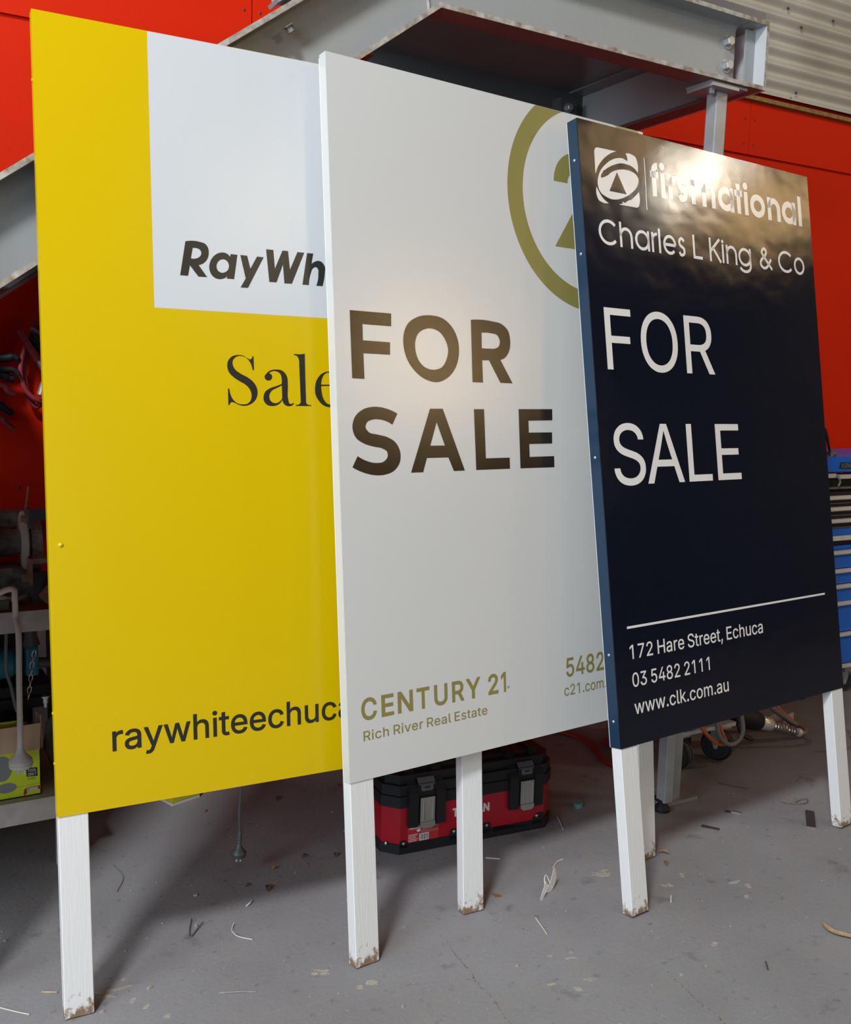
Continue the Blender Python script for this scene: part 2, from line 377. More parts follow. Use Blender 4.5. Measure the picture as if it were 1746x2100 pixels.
INTER = {",":[188,[[38,-119,68,71,137,71,84,-119]]],".":[188,[[95,-4,86,-4,78,-1,70,3,63,9,57,16,53,24,50,32,50,41,50,50,53,59,57,66,63,73,70,79,78,83,86,86,95,87,104,86,113,83,121,79,128,73,134,66,138,59,140,50,141,41,140,32,138,24,134,16,128,9,121,3,113,-1,104,-4]]],"0":[453,[[227,-7,199,-5,174,1,151,11,130,24,111,41,95,62,80,86,69,113,60,144,53,178,49,214,48,254,49,294,53,330,60,364,69,395,81,422,95,447,112,467,130,484,151,498,174,508,200,514,227,516,254,514,279,508,302,498,323,484,342,467,358,447,372,422,384,395,393,364,400,330,404,294,405,254,404,214,400,178,393,144,384,113,373,86,359,62,342,41,323,24,302,11,279,1,254,-5],[227,50,245,51,261,56,276,63,290,74,303,87,313,103,323,122,330,144,336,168,340,194,343,223,344,254,343,285,340,314,336,341,330,365,323,387,313,405,303,422,290,435,276,446,261,453,245,458,227,460,209,458,192,453,177,446,163,435,151,422,140,405,131,387,123,365,117,341,113,314,110,285,109,254,110,223,113,194,117,168,123,144,131,122,140,103,151,87,163,74,177,63,192,56,209,51]]],"1":[453,[[76,0,76,55,391,55,391,0],[276,509,276,0,212,0,212,448,209,448,86,358,86,427,198,509]]],"2":[453,[[64,0,64,47,234,229,282,282,291,294,299,305,305,316,311,327,315,337,318,348,320,360,320,371,319,385,317,397,313,408,308,419,301,428,293,436,283,443,273,449,262,454,250,457,237,459,224,460,209,459,196,457,184,453,172,447,162,441,153,433,145,424,139,413,134,402,130,390,128,376,127,362,66,362,67,384,71,405,77,424,86,442,98,459,111,473,126,486,143,496,162,505,182,511,203,514,225,516,247,514,268,511,288,505,306,497,323,486,337,474,350,461,361,445,370,428,376,411,380,392,381,372,380,358,378,345,375,331,371,318,365,304,357,290,347,275,336,259,322,241,306,223,288,202,267,180,153,60,153,57,389,57,389,0]]],"3":[453,[[218,-7,195,-6,173,-3,152,2,133,10,114,19,98,30,83,43,70,57,60,74,52,91,46,111,44,132,109,132,111,119,115,107,120,97,126,87,134,78,144,71,154,64,165,59,178,55,191,52,204,50,219,50,234,51,248,53,262,56,275,61,287,67,297,74,307,83,315,93,321,104,325,116,328,130,329,145,328,158,326,172,322,184,316,196,308,207,299,217,288,226,275,234,260,240,242,244,223,247,201,248,157,248,157,299,288,448,288,452,70,452,70,509,372,509,372,461,211,278,211,289,239,290,264,288,287,284,308,276,327,265,344,253,359,239,371,222,381,205,387,186,392,166,393,145,392,123,387,103,380,84,370,66,358,50,344,36,327,23,309,12,288,4,266,-2,243,-6]]],"4":[453,[[40,105,40,158,247,509,311,509,109,166,109,163,413,163,413,105],[282,0,282,121,282,146,282,318,343,318,343,0]]],"5":[453,[[221,-7,199,-6,178,-2,159,3,140,11,123,21,108,32,94,45,83,60,73,76,66,93,62,111,60,130,122,130,124,119,127,108,132,98,138,89,145,80,154,73,163,66,173,60,184,56,196,52,208,50,221,50,236,51,250,53,264,58,276,64,288,72,298,82,307,92,314,104,320,117,324,131,327,146,328,162,327,178,324,193,320,208,314,221,306,233,297,244,286,254,275,262,262,269,248,273,233,276,218,277,205,276,192,275,180,272,167,268,156,264,145,258,136,252,128,246,67,253,96,509,366,509,366,452,151,452,134,301,136,301,145,308,155,315,166,320,178,325,190,329,203,331,216,333,229,334,247,333,263,330,279,326,294,321,308,314,321,306,334,296,345,285,355,273,364,260,372,246,379,231,384,215,388,199,390,181,391,163,390,139,385,117,379,95,369,76,357,57,343,41,327,27,309,15,289,6,268,-1,245,-5]]],"6":[453,[[226,-7,203,-5,182,-1,161,5,142,15,125,26,109,40,96,56,84,74,75,94,69,115,65,138,64,162,65,180,68,199,73,219,80,239,89,261,102,285,118,311,137,340,252,509,322,509,151,261,145,261,149,268,154,275,159,281,165,288,172,293,179,299,187,303,196,307,205,310,214,312,224,314,235,314,257,313,278,309,298,303,316,295,332,284,346,271,359,257,370,240,378,221,384,201,388,180,389,157,388,134,384,112,377,92,368,73,356,55,343,39,327,26,310,14,291,5,271,-2,249,-6],[226,48,241,49,254,52,267,56,279,63,289,70,299,79,307,90,314,101,320,114,324,128,327,142,327,157,327,173,324,187,320,201,314,213,307,225,299,235,289,244,279,251,267,258,254,262,241,264,226,265,212,264,198,262,186,258,174,252,163,244,153,235,145,225,138,214,132,201,128,188,126,174,125,158,126,143,128,128,132,114,138,102,145,90,153,79,163,70,174,63,186,56,198,52,212,49]]],"7":[453,[[97,0,323,448,323,452,62,452,62,509,391,509,391,449,165,0]]],"8":[453,[[226,-7,201,-6,178,-2,156,3,136,11,117,21,101,33,86,47,74,62,64,78,57,96,53,115,52,135,53,151,55,166,59,181,65,195,72,208,81,220,90,231,101,241,113,249,125,256,139,261,153,265,153,267,135,273,119,282,105,293,93,308,83,324,76,342,72,360,70,380,72,399,75,417,82,434,90,450,101,464,114,477,129,488,146,498,164,506,184,511,204,514,226,516,248,514,269,511,288,506,306,498,323,488,337,477,350,464,361,450,370,434,377,417,380,399,382,380,380,361,376,342,369,324,359,308,347,293,333,282,318,273,300,267,300,265,314,261,327,256,339,249,351,241,362,231,372,220,380,208,387,195,393,181,397,166,400,151,401,135,399,115,395,96,388,78,378,62,366,47,352,33,335,21,317,11,296,3,275,-2,251,-6],[226,49,243,50,258,52,272,55,285,60,296,66,307,74,315,82,323,91,329,102,333,113,336,126,337,139,336,152,333,165,329,177,322,189,314,199,305,208,295,216,283,223,270,228,256,232,242,234,226,235,211,234,196,232,182,228,169,223,157,216,147,208,138,199,130,189,123,177,119,165,116,152,115,139,116,126,119,113,123,102,129,91,136,82,145,74,156,66,167,60,180,55,195,52,210,50],[226,290,239,290,252,292,263,296,274,300,284,306,293,313,300,321,307,330,312,341,316,351,318,363,319,376,318,388,316,399,313,410,308,420,301,429,294,437,285,444,275,449,264,454,252,457,240,459,226,460,213,459,200,457,188,454,177,449,167,444,159,437,151,429,145,420,139,410,136,399,134,388,133,376,134,363,136,351,139,341,145,330,151,321,159,313,168,306,178,300,189,296,201,292,213,290]]],"A":[480,[[16,0,201,509,276,509,463,0,395,0,287,302,264,372,232,478,245,478,213,371,191,302,85,0],[110,142,110,199,370,199,370,142]]],"C":[510,[[267,-7,235,-5,205,1,177,11,150,25,126,42,104,63,86,88,70,115,57,146,48,179,42,215,40,254,42,293,48,329,57,362,70,393,86,421,104,445,126,466,150,484,177,498,205,508,235,514,267,516,286,515,305,513,323,509,340,504,357,498,373,490,388,481,402,471,415,460,427,447,438,433,448,418,456,402,463,385,469,367,473,348,408,348,405,361,401,373,395,384,389,395,382,404,375,413,366,421,357,428,348,435,337,440,327,445,315,449,304,452,292,454,280,455,267,456,245,454,223,450,203,443,184,432,166,419,150,403,137,385,125,364,116,340,109,314,105,285,103,254,105,223,109,194,116,168,125,145,137,123,151,105,166,89,184,76,203,66,223,59,245,54,267,53,280,53,292,55,304,57,315,60,327,64,337,69,348,74,357,81,366,88,375,96,382,105,389,114,395,125,401,136,405,148,408,160,473,160,469,142,463,124,457,107,448,91,438,76,428,62,416,49,402,38,388,28,373,19,357,11,341,5,323,0,305,-4,286,-6]]],"E":[419,[[60,0,60,509,372,509,372,452,125,452,125,286,355,286,355,229,125,229,125,57,375,57,375,0]]],"F":[410,[[60,0,60,509,369,509,369,452,125,452,125,278,346,278,346,221,125,221,125,0]]],"H":[517,[[60,0,60,509,125,509,125,289,392,289,392,509,457,509,457,0,392,0,392,232,125,232,125,0]]],"I":[301,[[31,0,31,57,118,57,118,452,31,452,31,509,269,509,269,452,183,452,183,57,269,57,269,0]]],"J":[396,[[185,-7,153,-4,124,3,98,15,75,33,57,55,44,81,36,111,33,145,33,173,98,173,98,145,99,123,104,104,111,88,122,74,134,64,149,56,166,51,185,50,204,51,220,56,235,64,248,74,258,88,266,104,270,123,272,145,272,509,336,509,336,145,334,111,326,81,313,55,294,33,271,15,246,3,217,-4]]],"K":[467,[[60,0,60,509,125,509,125,334,124,225,125,193,125,0],[104,145,104,216,139,261,174,303,212,344,364,509,448,509,231,276,228,276],[372,0,188,259,228,309,449,0]]],"L":[393,[[60,0,60,509,125,509,125,57,361,57,361,0]]],"M":[628,[[60,0,60,509,152,509,277,187,287,159,299,123,311,84,322,49,307,49,318,83,330,121,342,158,352,187,476,509,568,509,568,0,504,0,504,291,504,327,505,369,506,413,507,457,513,457,498,409,482,363,467,322,456,291,342,0,286,0,170,291,159,321,145,361,129,408,112,457,119,457,120,416,121,372,122,328,122,291,122,0]]],"N":[523,[[60,0,60,509,136,509,343,183,363,151,388,107,414,55,405,54,401,108,399,157,399,195,399,509,463,509,463,0,387,0,202,290,177,331,148,381,108,452,119,454,122,384,124,328,125,291,125,0]]],"O":[533,[[267,-7,235,-5,205,1,177,11,150,25,126,42,105,63,86,88,70,115,57,146,48,179,42,215,40,254,42,293,48,329,57,362,70,393,86,421,105,445,126,466,150,484,177,498,205,508,235,514,267,516,299,514,329,508,357,498,384,484,408,466,429,445,448,421,464,393,477,362,486,329,491,293,493,254,491,215,486,179,477,146,464,115,448,88,429,63,408,42,384,25,357,11,329,1,299,-5],[267,53,289,54,310,59,330,66,349,76,367,89,383,105,396,123,408,144,418,168,425,194,429,223,430,254,429,286,425,314,418,341,408,365,396,386,383,404,367,420,349,433,330,443,310,450,289,454,267,456,245,454,223,450,203,443,184,433,167,420,151,404,137,385,125,364,116,340,109,314,105,285,103,254,105,223,109,194,116,168,125,144,137,123,151,105,167,89,184,76,203,66,223,59,245,54]]],"R":[449,[[60,0,60,509,236,509,264,507,290,504,313,497,333,489,351,478,367,465,380,450,390,433,399,415,405,395,408,374,409,352,408,330,405,309,399,290,390,271,380,255,367,240,351,228,333,217,312,209,289,203,264,199,236,198,96,198,96,255,234,255,252,256,269,258,284,262,298,267,309,273,319,281,327,290,334,300,339,312,342,324,344,338,345,352,344,367,342,380,339,393,334,405,327,415,319,425,309,433,298,440,284,445,269,449,252,451,233,452,125,452,125,0],[353,0,230,229,303,229,428,0]]],"S":[447,[[224,-9,197,-8,172,-4,149,1,128,9,108,19,91,31,76,45,64,60,54,77,46,96,41,115,38,137,104,137,107,123,110,110,116,98,123,88,132,79,142,71,154,64,166,59,180,55,194,52,209,50,224,49,241,50,257,52,272,55,286,60,299,66,311,74,321,82,329,92,336,102,341,114,345,126,346,139,345,151,342,161,338,171,332,179,325,186,316,193,307,199,296,205,284,209,272,214,259,218,245,222,184,239,154,249,128,260,105,274,86,289,71,307,60,326,54,348,52,372,53,393,58,413,65,431,75,448,87,463,102,476,119,488,138,498,158,506,180,511,203,514,227,516,252,514,275,511,296,505,316,498,334,488,351,476,365,463,377,449,387,433,394,415,399,397,401,378,337,378,334,396,326,412,316,426,302,437,286,447,267,453,247,457,225,459,209,458,194,456,180,452,167,448,156,442,145,435,136,427,129,418,123,409,118,398,116,387,115,376,116,363,119,352,124,342,131,334,139,326,148,319,158,313,169,308,180,304,191,300,202,296,212,293,264,279,312,264,324,258,336,252,347,245,359,238,369,229,379,220,387,209,395,198,401,185,405,171,407,155,408,139,407,118,403,99,396,81,386,64,374,48,360,34,343,21,323,11,302,2,278,-4,252,-8]]],"T":[449,[[32,452,32,509,417,509,417,452,257,452,257,0,193,0,193,452]]],"U":[517,[[259,-8,230,-7,203,-2,177,5,154,15,133,28,114,43,98,60,85,80,74,101,66,124,62,148,60,173,60,509,124,509,124,178,125,160,128,144,133,128,141,113,150,99,160,87,173,77,187,68,203,61,220,56,239,53,259,52,279,53,298,56,315,61,331,68,345,77,357,87,368,99,377,113,384,128,389,144,392,160,393,178,393,509,457,509,457,173,456,148,451,124,443,101,433,80,419,60,403,43,384,28,363,15,340,5,315,-2,288,-7]]],"Y":[472,[[203,0,203,208,16,509,91,509,192,344,222,292,229,279,236,264,243,248,250,230,224,230,231,248,237,265,244,280,251,293,280,344,381,509,455,509,268,208,268,0]]],"a":[389,[[160,-9,142,-8,126,-5,110,-1,94,5,80,12,68,22,57,32,48,45,40,58,35,73,31,90,30,108,31,123,34,138,38,150,43,161,50,171,58,179,67,187,78,193,89,199,100,203,112,207,125,211,178,220,234,227,244,228,252,230,259,232,265,235,270,238,273,243,275,248,276,255,276,257,275,268,273,279,271,288,267,297,262,304,256,311,248,317,240,322,230,326,220,329,208,330,196,331,183,330,171,329,159,326,149,322,140,318,132,313,124,307,118,301,112,294,107,288,103,281,100,274,41,291,48,308,57,322,67,335,79,346,91,355,104,364,118,370,133,375,148,379,163,382,179,384,194,384,204,384,215,383,227,382,239,379,251,376,263,372,275,367,286,360,296,353,306,343,315,333,322,320,329,306,333,290,336,272,337,251,337,0,277,0,277,52,272,52,269,45,264,38,258,32,252,25,244,18,236,12,226,6,215,1,203,-3,190,-6,176,-8],[170,45,187,46,202,49,216,53,228,59,239,66,248,74,257,83,263,93,269,104,272,115,275,126,276,138,276,190,273,188,270,186,265,184,259,182,231,176,200,171,175,168,165,166,154,164,144,162,134,159,125,155,117,150,110,145,103,139,98,132,95,124,93,115,92,105,92,95,94,87,98,79,102,72,107,66,114,61,121,56,130,52,139,49,149,47,159,46]]],"c":[396,[[207,-8,182,-7,159,-2,137,6,117,16,98,30,82,46,68,64,56,85,46,108,40,133,36,159,34,187,36,216,40,243,46,268,56,291,68,312,82,330,98,346,117,360,137,371,159,378,182,383,207,384,221,384,234,383,247,380,260,377,272,373,284,368,295,362,305,356,315,349,324,341,332,332,340,322,347,312,353,301,358,289,362,277,303,262,301,269,298,276,294,283,290,289,286,295,281,301,276,306,270,311,264,315,257,319,250,322,242,325,234,327,226,329,217,329,207,330,189,329,173,325,158,319,145,310,134,300,124,287,115,274,108,258,103,242,99,224,97,206,96,187,97,169,99,151,103,134,108,117,115,102,124,89,134,76,145,66,158,57,173,51,189,48,207,46,217,47,226,48,234,49,243,52,250,54,258,58,264,62,271,66,277,71,282,76,287,82,292,89,296,95,299,102,302,110,304,117,363,102,359,90,354,78,348,67,341,56,334,46,325,37,316,29,306,21,296,15,285,9,273,4,261,-1,248,-4,235,-6,221,-8]]],"e":[404,[[212,-8,185,-7,161,-2,138,6,117,16,98,30,82,46,68,64,56,85,46,108,40,132,35,159,34,187,35,215,39,242,46,267,55,290,67,311,81,329,97,346,115,359,135,370,157,378,180,383,205,384,221,384,236,382,251,379,266,374,280,368,294,361,307,351,319,341,331,329,341,315,350,299,357,282,363,263,368,242,370,219,371,194,371,169,75,169,75,221,338,221,310,202,309,220,307,237,303,254,298,269,291,282,283,294,273,305,263,314,250,321,237,326,222,329,205,330,189,329,173,326,159,321,146,313,135,304,125,294,116,282,109,270,103,256,99,241,97,226,96,211,96,178,97,157,100,139,104,122,110,106,118,92,128,80,139,70,151,61,165,55,179,50,195,47,212,46,224,47,234,48,244,50,254,53,263,56,271,61,278,66,285,73,292,80,297,88,302,96,306,105,365,91,360,77,353,63,345,51,335,39,324,29,311,19,298,11,283,4,266,-1,249,-5,231,-7]]],"h":[410,[[114,227,114,0,53,0,53,509,114,509,114,287,102,287,112,312,124,332,137,349,152,362,169,372,187,379,207,383,227,384,246,383,264,380,280,376,295,369,309,360,321,349,332,336,341,321,348,304,353,285,356,264,357,240,357,0,296,0,296,235,295,256,290,275,283,291,273,304,260,315,246,323,229,328,210,329,197,328,184,326,172,322,161,317,150,311,141,303,133,293,126,283,121,271,117,257,114,243]]],"i":[167,[[84,443,75,444,67,446,60,449,54,455,48,461,44,468,42,475,41,483,42,491,44,499,48,506,54,512,60,517,67,521,75,523,84,524,92,523,100,521,107,517,114,512,119,506,123,499,126,491,126,483,126,475,123,468,119,461,114,455,107,449,100,446,92,444],[53,0,53,379,114,379,114,0]]],"k":[381,[[53,0,53,509,114,509,114,0],[110,137,110,212,121,212,284,379,360,379,184,199,177,199],[294,0,148,186,191,229,372,0]]],"l":[189,[[139,-2,119,-1,101,3,86,10,74,20,65,33,58,47,54,65,53,84,53,509,114,509,114,99,114,87,115,77,117,68,120,62,124,58,130,54,137,53,146,52,160,53,170,54,181,3,162,-1]]],"m":[610,[[53,0,53,379,112,379,112,295,108,295,112,310,118,323,125,335,132,346,141,355,151,363,161,370,172,376,183,380,195,384,207,386,219,386,239,385,257,380,273,372,287,361,299,347,309,331,316,314,321,295,312,295,317,308,322,321,329,332,337,343,347,353,357,361,368,369,381,375,394,380,407,383,422,385,437,386,453,385,468,383,483,378,497,372,510,364,522,354,532,342,541,328,548,313,553,296,556,276,557,255,557,0,496,0,496,254,494,273,490,289,483,302,473,313,460,321,447,326,433,329,419,330,406,330,395,328,384,324,374,320,365,314,358,307,351,299,345,290,341,280,338,270,336,259,335,247,335,0,274,0,274,260,273,275,269,288,262,301,253,311,242,320,229,326,215,329,199,330,188,330,178,328,168,325,158,320,148,314,140,307,132,299,126,289,121,278,117,266,114,253,114,238,114,0]]],"o":[415,[[207,-8,182,-7,159,-2,137,6,117,16,98,30,82,46,68,64,56,85,46,108,40,133,36,159,34,187,36,216,40,243,46,268,56,291,68,312,82,330,98,346,117,360,137,371,159,378,182,383,207,384,233,383,256,378,278,371,299,360,317,346,333,330,347,312,359,291,369,268,376,243,380,216,381,187,380,159,376,133,369,108,359,85,347,64,333,46,317,30,299,16,278,6,256,-2,233,-7],[207,46,226,48,242,51,257,57,270,66,282,76,292,89,300,102,307,117,312,134,316,151,318,169,319,187,318,206,316,224,312,242,307,258,300,274,292,287,282,300,270,310,257,319,242,325,226,329,207,330,189,329,173,325,158,319,145,310,134,300,124,287,115,274,108,258,103,242,99,224,97,206,96,187,97,169,99,151,103,134,108,117,115,102,124,89,134,76,145,66,158,57,173,51,189,48]]],"r":[259,[[53,0,53,379,112,379,112,321,115,321,122,335,130,347,140,358,152,367,166,375,181,380,196,384,213,385,229,384,243,384,243,322,230,324,207,326,194,325,182,323,170,319,159,315,149,309,140,301,132,293,126,284,121,273,117,262,114,250,114,237,114,0]]],"s":[365,[[182,-8,163,-7,145,-5,128,-2,112,3,98,10,84,18,72,27,62,38,53,50,45,63,40,78,36,94,94,107,99,92,105,79,114,69,124,60,136,54,150,49,165,46,181,45,200,46,217,50,232,55,244,62,255,71,262,81,267,91,268,103,267,112,265,121,260,129,254,136,246,142,237,147,225,151,212,155,149,170,125,177,104,186,87,196,72,208,61,222,53,237,48,255,47,274,48,290,51,305,57,319,65,332,75,343,87,354,100,363,115,370,131,377,149,381,167,384,187,384,206,384,223,381,239,378,254,372,267,366,279,358,290,349,299,339,307,328,314,316,319,303,324,290,268,277,264,288,258,298,251,307,243,316,232,323,219,328,205,331,187,333,171,332,156,329,143,324,131,317,121,308,114,299,110,289,109,277,110,267,112,258,117,250,124,243,133,237,144,232,157,227,172,223,229,209,254,202,275,194,292,183,306,171,317,158,325,142,330,125,331,107,330,90,326,75,321,61,312,47,302,35,290,24,276,15,260,6,242,0,223,-5,203,-7]]],"t":[227,[[204,379,204,327,6,327,6,379],[65,471,126,471,126,98,127,86,128,76,132,68,136,61,142,56,150,53,159,51,170,50,185,51,202,54,213,2,192,-3,168,-4,145,-3,125,2,107,10,92,21,80,35,72,52,67,71,65,93]]],"u":[410,[[182,-5,164,-4,146,-1,130,4,115,11,101,20,89,31,78,44,69,59,62,76,57,95,54,116,53,139,53,379,114,379,114,144,115,123,119,105,127,89,137,75,150,64,164,56,181,52,200,50,213,51,226,53,238,57,249,62,259,69,268,77,276,86,283,97,289,109,293,122,295,137,296,153,296,379,357,379,357,0,298,0,298,92,307,92,297,67,286,47,272,30,257,17,240,7,222,0,203,-4]]],"v":[389,[[163,0,17,379,84,379,165,155,171,138,177,121,182,104,187,87,206,21,184,21,203,87,207,104,213,121,218,138,224,155,305,379,371,379,226,0]]],"w":[567,[[138,0,23,379,87,379,133,214,154,137,175,41,165,41,186,135,206,214,252,379,316,379,362,214,382,136,402,41,391,41,413,135,434,214,480,379,545,379,429,0,368,0,319,172,305,225,291,280,277,338,291,338,277,280,263,225,248,172,199,0]]],"y":[389,[[47,-139,61,-86,71,-87,80,-89,88,-90,96,-90,104,-89,111,-87,118,-84,124,-80,130,-74,136,-67,141,-58,146,-48,151,-36,163,-1,17,379,84,379,165,155,171,138,177,121,182,104,187,87,206,21,184,21,202,87,224,155,305,379,371,379,204,-58,198,-72,191,-85,184,-97,177,-107,168,-116,159,-124,150,-130,139,-136,128,-140,117,-143,104,-145,91,-145,65,-143]]],"®":[463,[[231,118,211,119,192,122,173,127,154,134,137,142,121,152,105,164,91,177,78,191,67,206,57,222,48,240,42,258,37,277,34,297,33,317,34,337,37,357,42,376,48,394,57,411,67,428,78,443,91,457,105,470,121,482,137,491,154,500,173,507,192,512,211,515,231,516,252,515,271,512,290,507,309,500,326,491,343,482,358,470,372,457,385,443,396,428,406,411,415,394,422,376,426,357,429,337,430,317,429,297,426,277,422,258,415,240,406,222,396,206,385,191,372,177,358,164,343,152,326,142,309,134,290,127,271,122,252,119],[231,166,252,168,271,171,290,178,307,187,323,198,338,210,351,225,362,241,371,259,377,277,381,296,382,317,381,337,377,357,371,375,362,393,351,409,338,423,323,436,307,447,290,456,271,462,252,466,231,467,211,466,192,462,173,456,156,447,140,436,125,423,112,409,101,393,92,375,86,357,82,337,81,317,82,296,86,277,92,259,101,241,112,225,125,210,140,198,156,187,173,178,192,171,211,168],[161,226,161,409,253,409,259,408,266,407,272,405,279,402,285,399,292,394,297,389,302,383,306,376,309,368,311,360,311,350,311,341,309,332,306,323,302,316,296,309,291,304,285,299,278,295,271,292,264,289,257,288,250,287,185,287,185,319,239,319,243,319,248,321,253,323,257,327,261,331,264,337,266,343,267,350,266,358,264,364,261,368,257,372,252,375,248,376,244,378,239,378,203,378,203,226],[273,226,228,312,273,312,319,226]]]}
RAYW = [[[3363,18653,0,3736,18668,1,3852,18635,1,3921,18546,1,3937,18412,1,3893,18261,1,3798,18155,1,3677,18103,0,3883,17823,0,3664,17820,0,3460,18078,0,3409,17820,0,3214,17820,0],[3540,18506,0,3632,18510,1,3713,18480,1,3749,18408,1,3722,18325,1,3658,18275,1,3489,18251,0]],[[4490,18441,0,4666,18439,0,4566,17825,0,4378,17826,0,4392,17887,0,4309,17826,1,4206,17798,1,4080,17820,1,3981,17911,1,3941,18044,1,3962,18193,1,4042,18335,1,4158,18427,1,4286,18463,1,4401,18441,1,4476,18373,0],[4125,18128,1,4166,18222,1,4243,18283,1,4333,18291,1,4409,18243,1,4440,18146,1,4412,18045,1,4338,17982,1,4248,17962,1,4165,18000,1]],[[4739,18440,0,4918,18439,0,4995,18122,0,5176,18441,0,5351,18436,0,4921,17636,0,4727,17632,0,4866,17868,0]],[[5419,18644,0,5612,18644,0,5644,18174,0,5855,18650,0,6009,18651,0,6051,18184,0,6264,18648,0,6451,18647,0,6095,17826,0,5891,17819,0,5863,18294,0,5680,17829,0,5486,17827,0]],[[6526,18648,0,6699,18648,0,6646,18380,0,6731,18438,1,6830,18473,1,6942,18443,1,7019,18332,1,7013,18163,1,6944,17824,0,6769,17824,0,6832,18148,1,6825,18252,1,6770,18304,1,6686,18266,1,6621,18132,1,6562,17824,0,6384,17824,0]]]
SALEY = [[[5031,15578,0,4994,15576,0,4962,15709,1,4893,15825,1,4792,15900,1,4661,15920,1,4549,15880,1,4482,15790,1,4483,15683,1,4541,15577,1,4671,15483,1,4872,15382,1,5023,15258,1,5102,15111,1,5109,14963,1,5044,14813,1,4918,14712,1,4764,14670,1,4612,14693,1,4501,14744,1,4421,14756,1,4396,14732,1,4373,14683,0,4343,14683,0,4343,15093,0,4379,15094,0,4396,14987,1,4463,14832,1,4572,14736,1,4714,14708,1,4847,14730,1,4931,14821,1,4954,14940,1,4916,15077,1,4817,15193,1,4666,15277,1,4487,15390,1,4379,15504,1,4338,15648,1,4366,15795,1,4458,15896,1,4621,15944,1,4763,15928,1,4863,15873,1,4934,15846,1,4976,15868,1,4997,15927,0,5028,15929,0]],[[5349,15475,0,5392,15536,1,5498,15595,1,5624,15613,1,5771,15594,1,5865,15521,1,5916,15422,1,5930,15262,1,5935,14840,1,5965,14750,1,6019,14740,1,6062,14771,0,6087,14748,0,6028,14696,1,5932,14678,1,5847,14707,1,5785,14787,1,5772,14847,0,5711,14755,1,5604,14693,1,5488,14675,1,5353,14709,1,5276,14807,1,5270,14927,1,5318,15037,1,5446,15129,1,5615,15190,1,5760,15247,0,5763,15398,1,5727,15507,1,5644,15560,1,5560,15571,1,5476,15545,1,5412,15503,0],[5767,15207,0,5635,15144,1,5497,15071,1,5425,14950,1,5443,14830,1,5521,14762,1,5616,14754,1,5701,14799,1,5768,14877,0]],[[5511,15420,1,5480,15352,1,5408,15322,1,5338,15348,1,5308,15414,1,5341,15483,1,5412,15513,1,5483,15487,1]],[[6115,16032,0,6293,16029,1,6412,16048,0,6413,15558,0,6423,14818,0,6431,14764,1,6471,14732,1,6565,14719,0,6564,14692,0,6135,14690,0,6136,14718,0,6227,14734,1,6262,14765,1,6274,14816,0,6251,15775,0,6239,15906,1,6195,15979,1,6114,15998,0]],[[7354,15234,0,6853,15221,0,6862,15082,1,6913,14889,1,7010,14767,1,7143,14743,1,7244,14782,1,7347,14876,0,7374,14856,0,7277,14720,1,7119,14670,1,6920,14710,1,6769,14845,1,6685,15017,1,6679,15180,1,6736,15385,1,6871,15542,1,7049,15607,1,7204,15594,1,7314,15484,1,7355,15300,1],[6854,15260,0,6867,15369,1,6937,15514,1,7048,15579,1,7137,15561,1,7191,15460,1,7202,15269,0]]]
FORC = [[[461,17195,0,1739,17193,0,1730,16855,0,836,16859,0,833,16442,0,1675,16434,0,1667,16104,0,837,16108,0,842,15448,0,469,15452,0]],[[3030,17231,1,3477,17158,1,3804,16891,1,3962,16516,1,3967,16246,1,3866,15895,1,3613,15598,1,3200,15426,1,2825,15480,1,2463,15694,1,2222,15983,1,2109,16331,1,2116,16645,1,2258,16950,1,2586,17157,1],[3017,16876,1,3297,16805,1,3504,16588,1,3591,16344,1,3534,16074,1,3357,15838,1,3070,15760,1,2791,15818,1,2589,15998,1,2493,16256,1,2492,16479,1,2592,16709,1,2782,16832,1]],[[4420,17199,0,5215,17203,1,5550,17144,1,5780,16966,1,5851,16710,1,5815,16428,1,5649,16200,1,5463,16125,0,5899,15466,0,5440,15466,0,5038,16096,0,4793,16086,0,4801,15457,0,4418,15459,0],[4795,16859,0,5152,16863,1,5357,16823,1,5456,16670,1,5414,16508,1,5266,16438,1,5085,16426,1,4790,16427,0]],[[1840,14557,0,1668,14260,0,1512,14341,1,1294,14395,1,1055,14394,1,880,14321,1,828,14194,1,913,14077,1,1192,14004,1,1496,13936,1,1757,13787,1,1892,13544,1,1872,13265,1,1685,13047,1,1371,12944,1,1064,12942,1,723,13017,1,389,13162,0,556,13451,0,820,13323,1,1120,13262,1,1362,13294,1,1486,13421,1,1473,13550,1,1331,13636,1,1050,13691,1,752,13777,1,524,13924,1,428,14176,1,502,14445,1,742,14645,1,1089,14729,1,1481,14690,1]],[[2914,14699,0,3350,14704,0,4062,12986,0,3674,12984,0,3494,13363,0,2766,13361,0,2626,12977,0,2224,12976,0],[3126,14328,0,3385,13696,0,2891,13693,0]],[[4442,14704,0,4811,14708,0,4829,13316,0,5719,13320,0,5719,12997,0,4467,12992,0]],[[6103,14723,0,7434,14738,0,7428,14404,0,6476,14388,0,6481,14040,0,7405,14046,0,7400,13712,0,6486,13704,0,6490,13327,0,7467,13335,0,7468,13000,0,6120,12999,0]]]
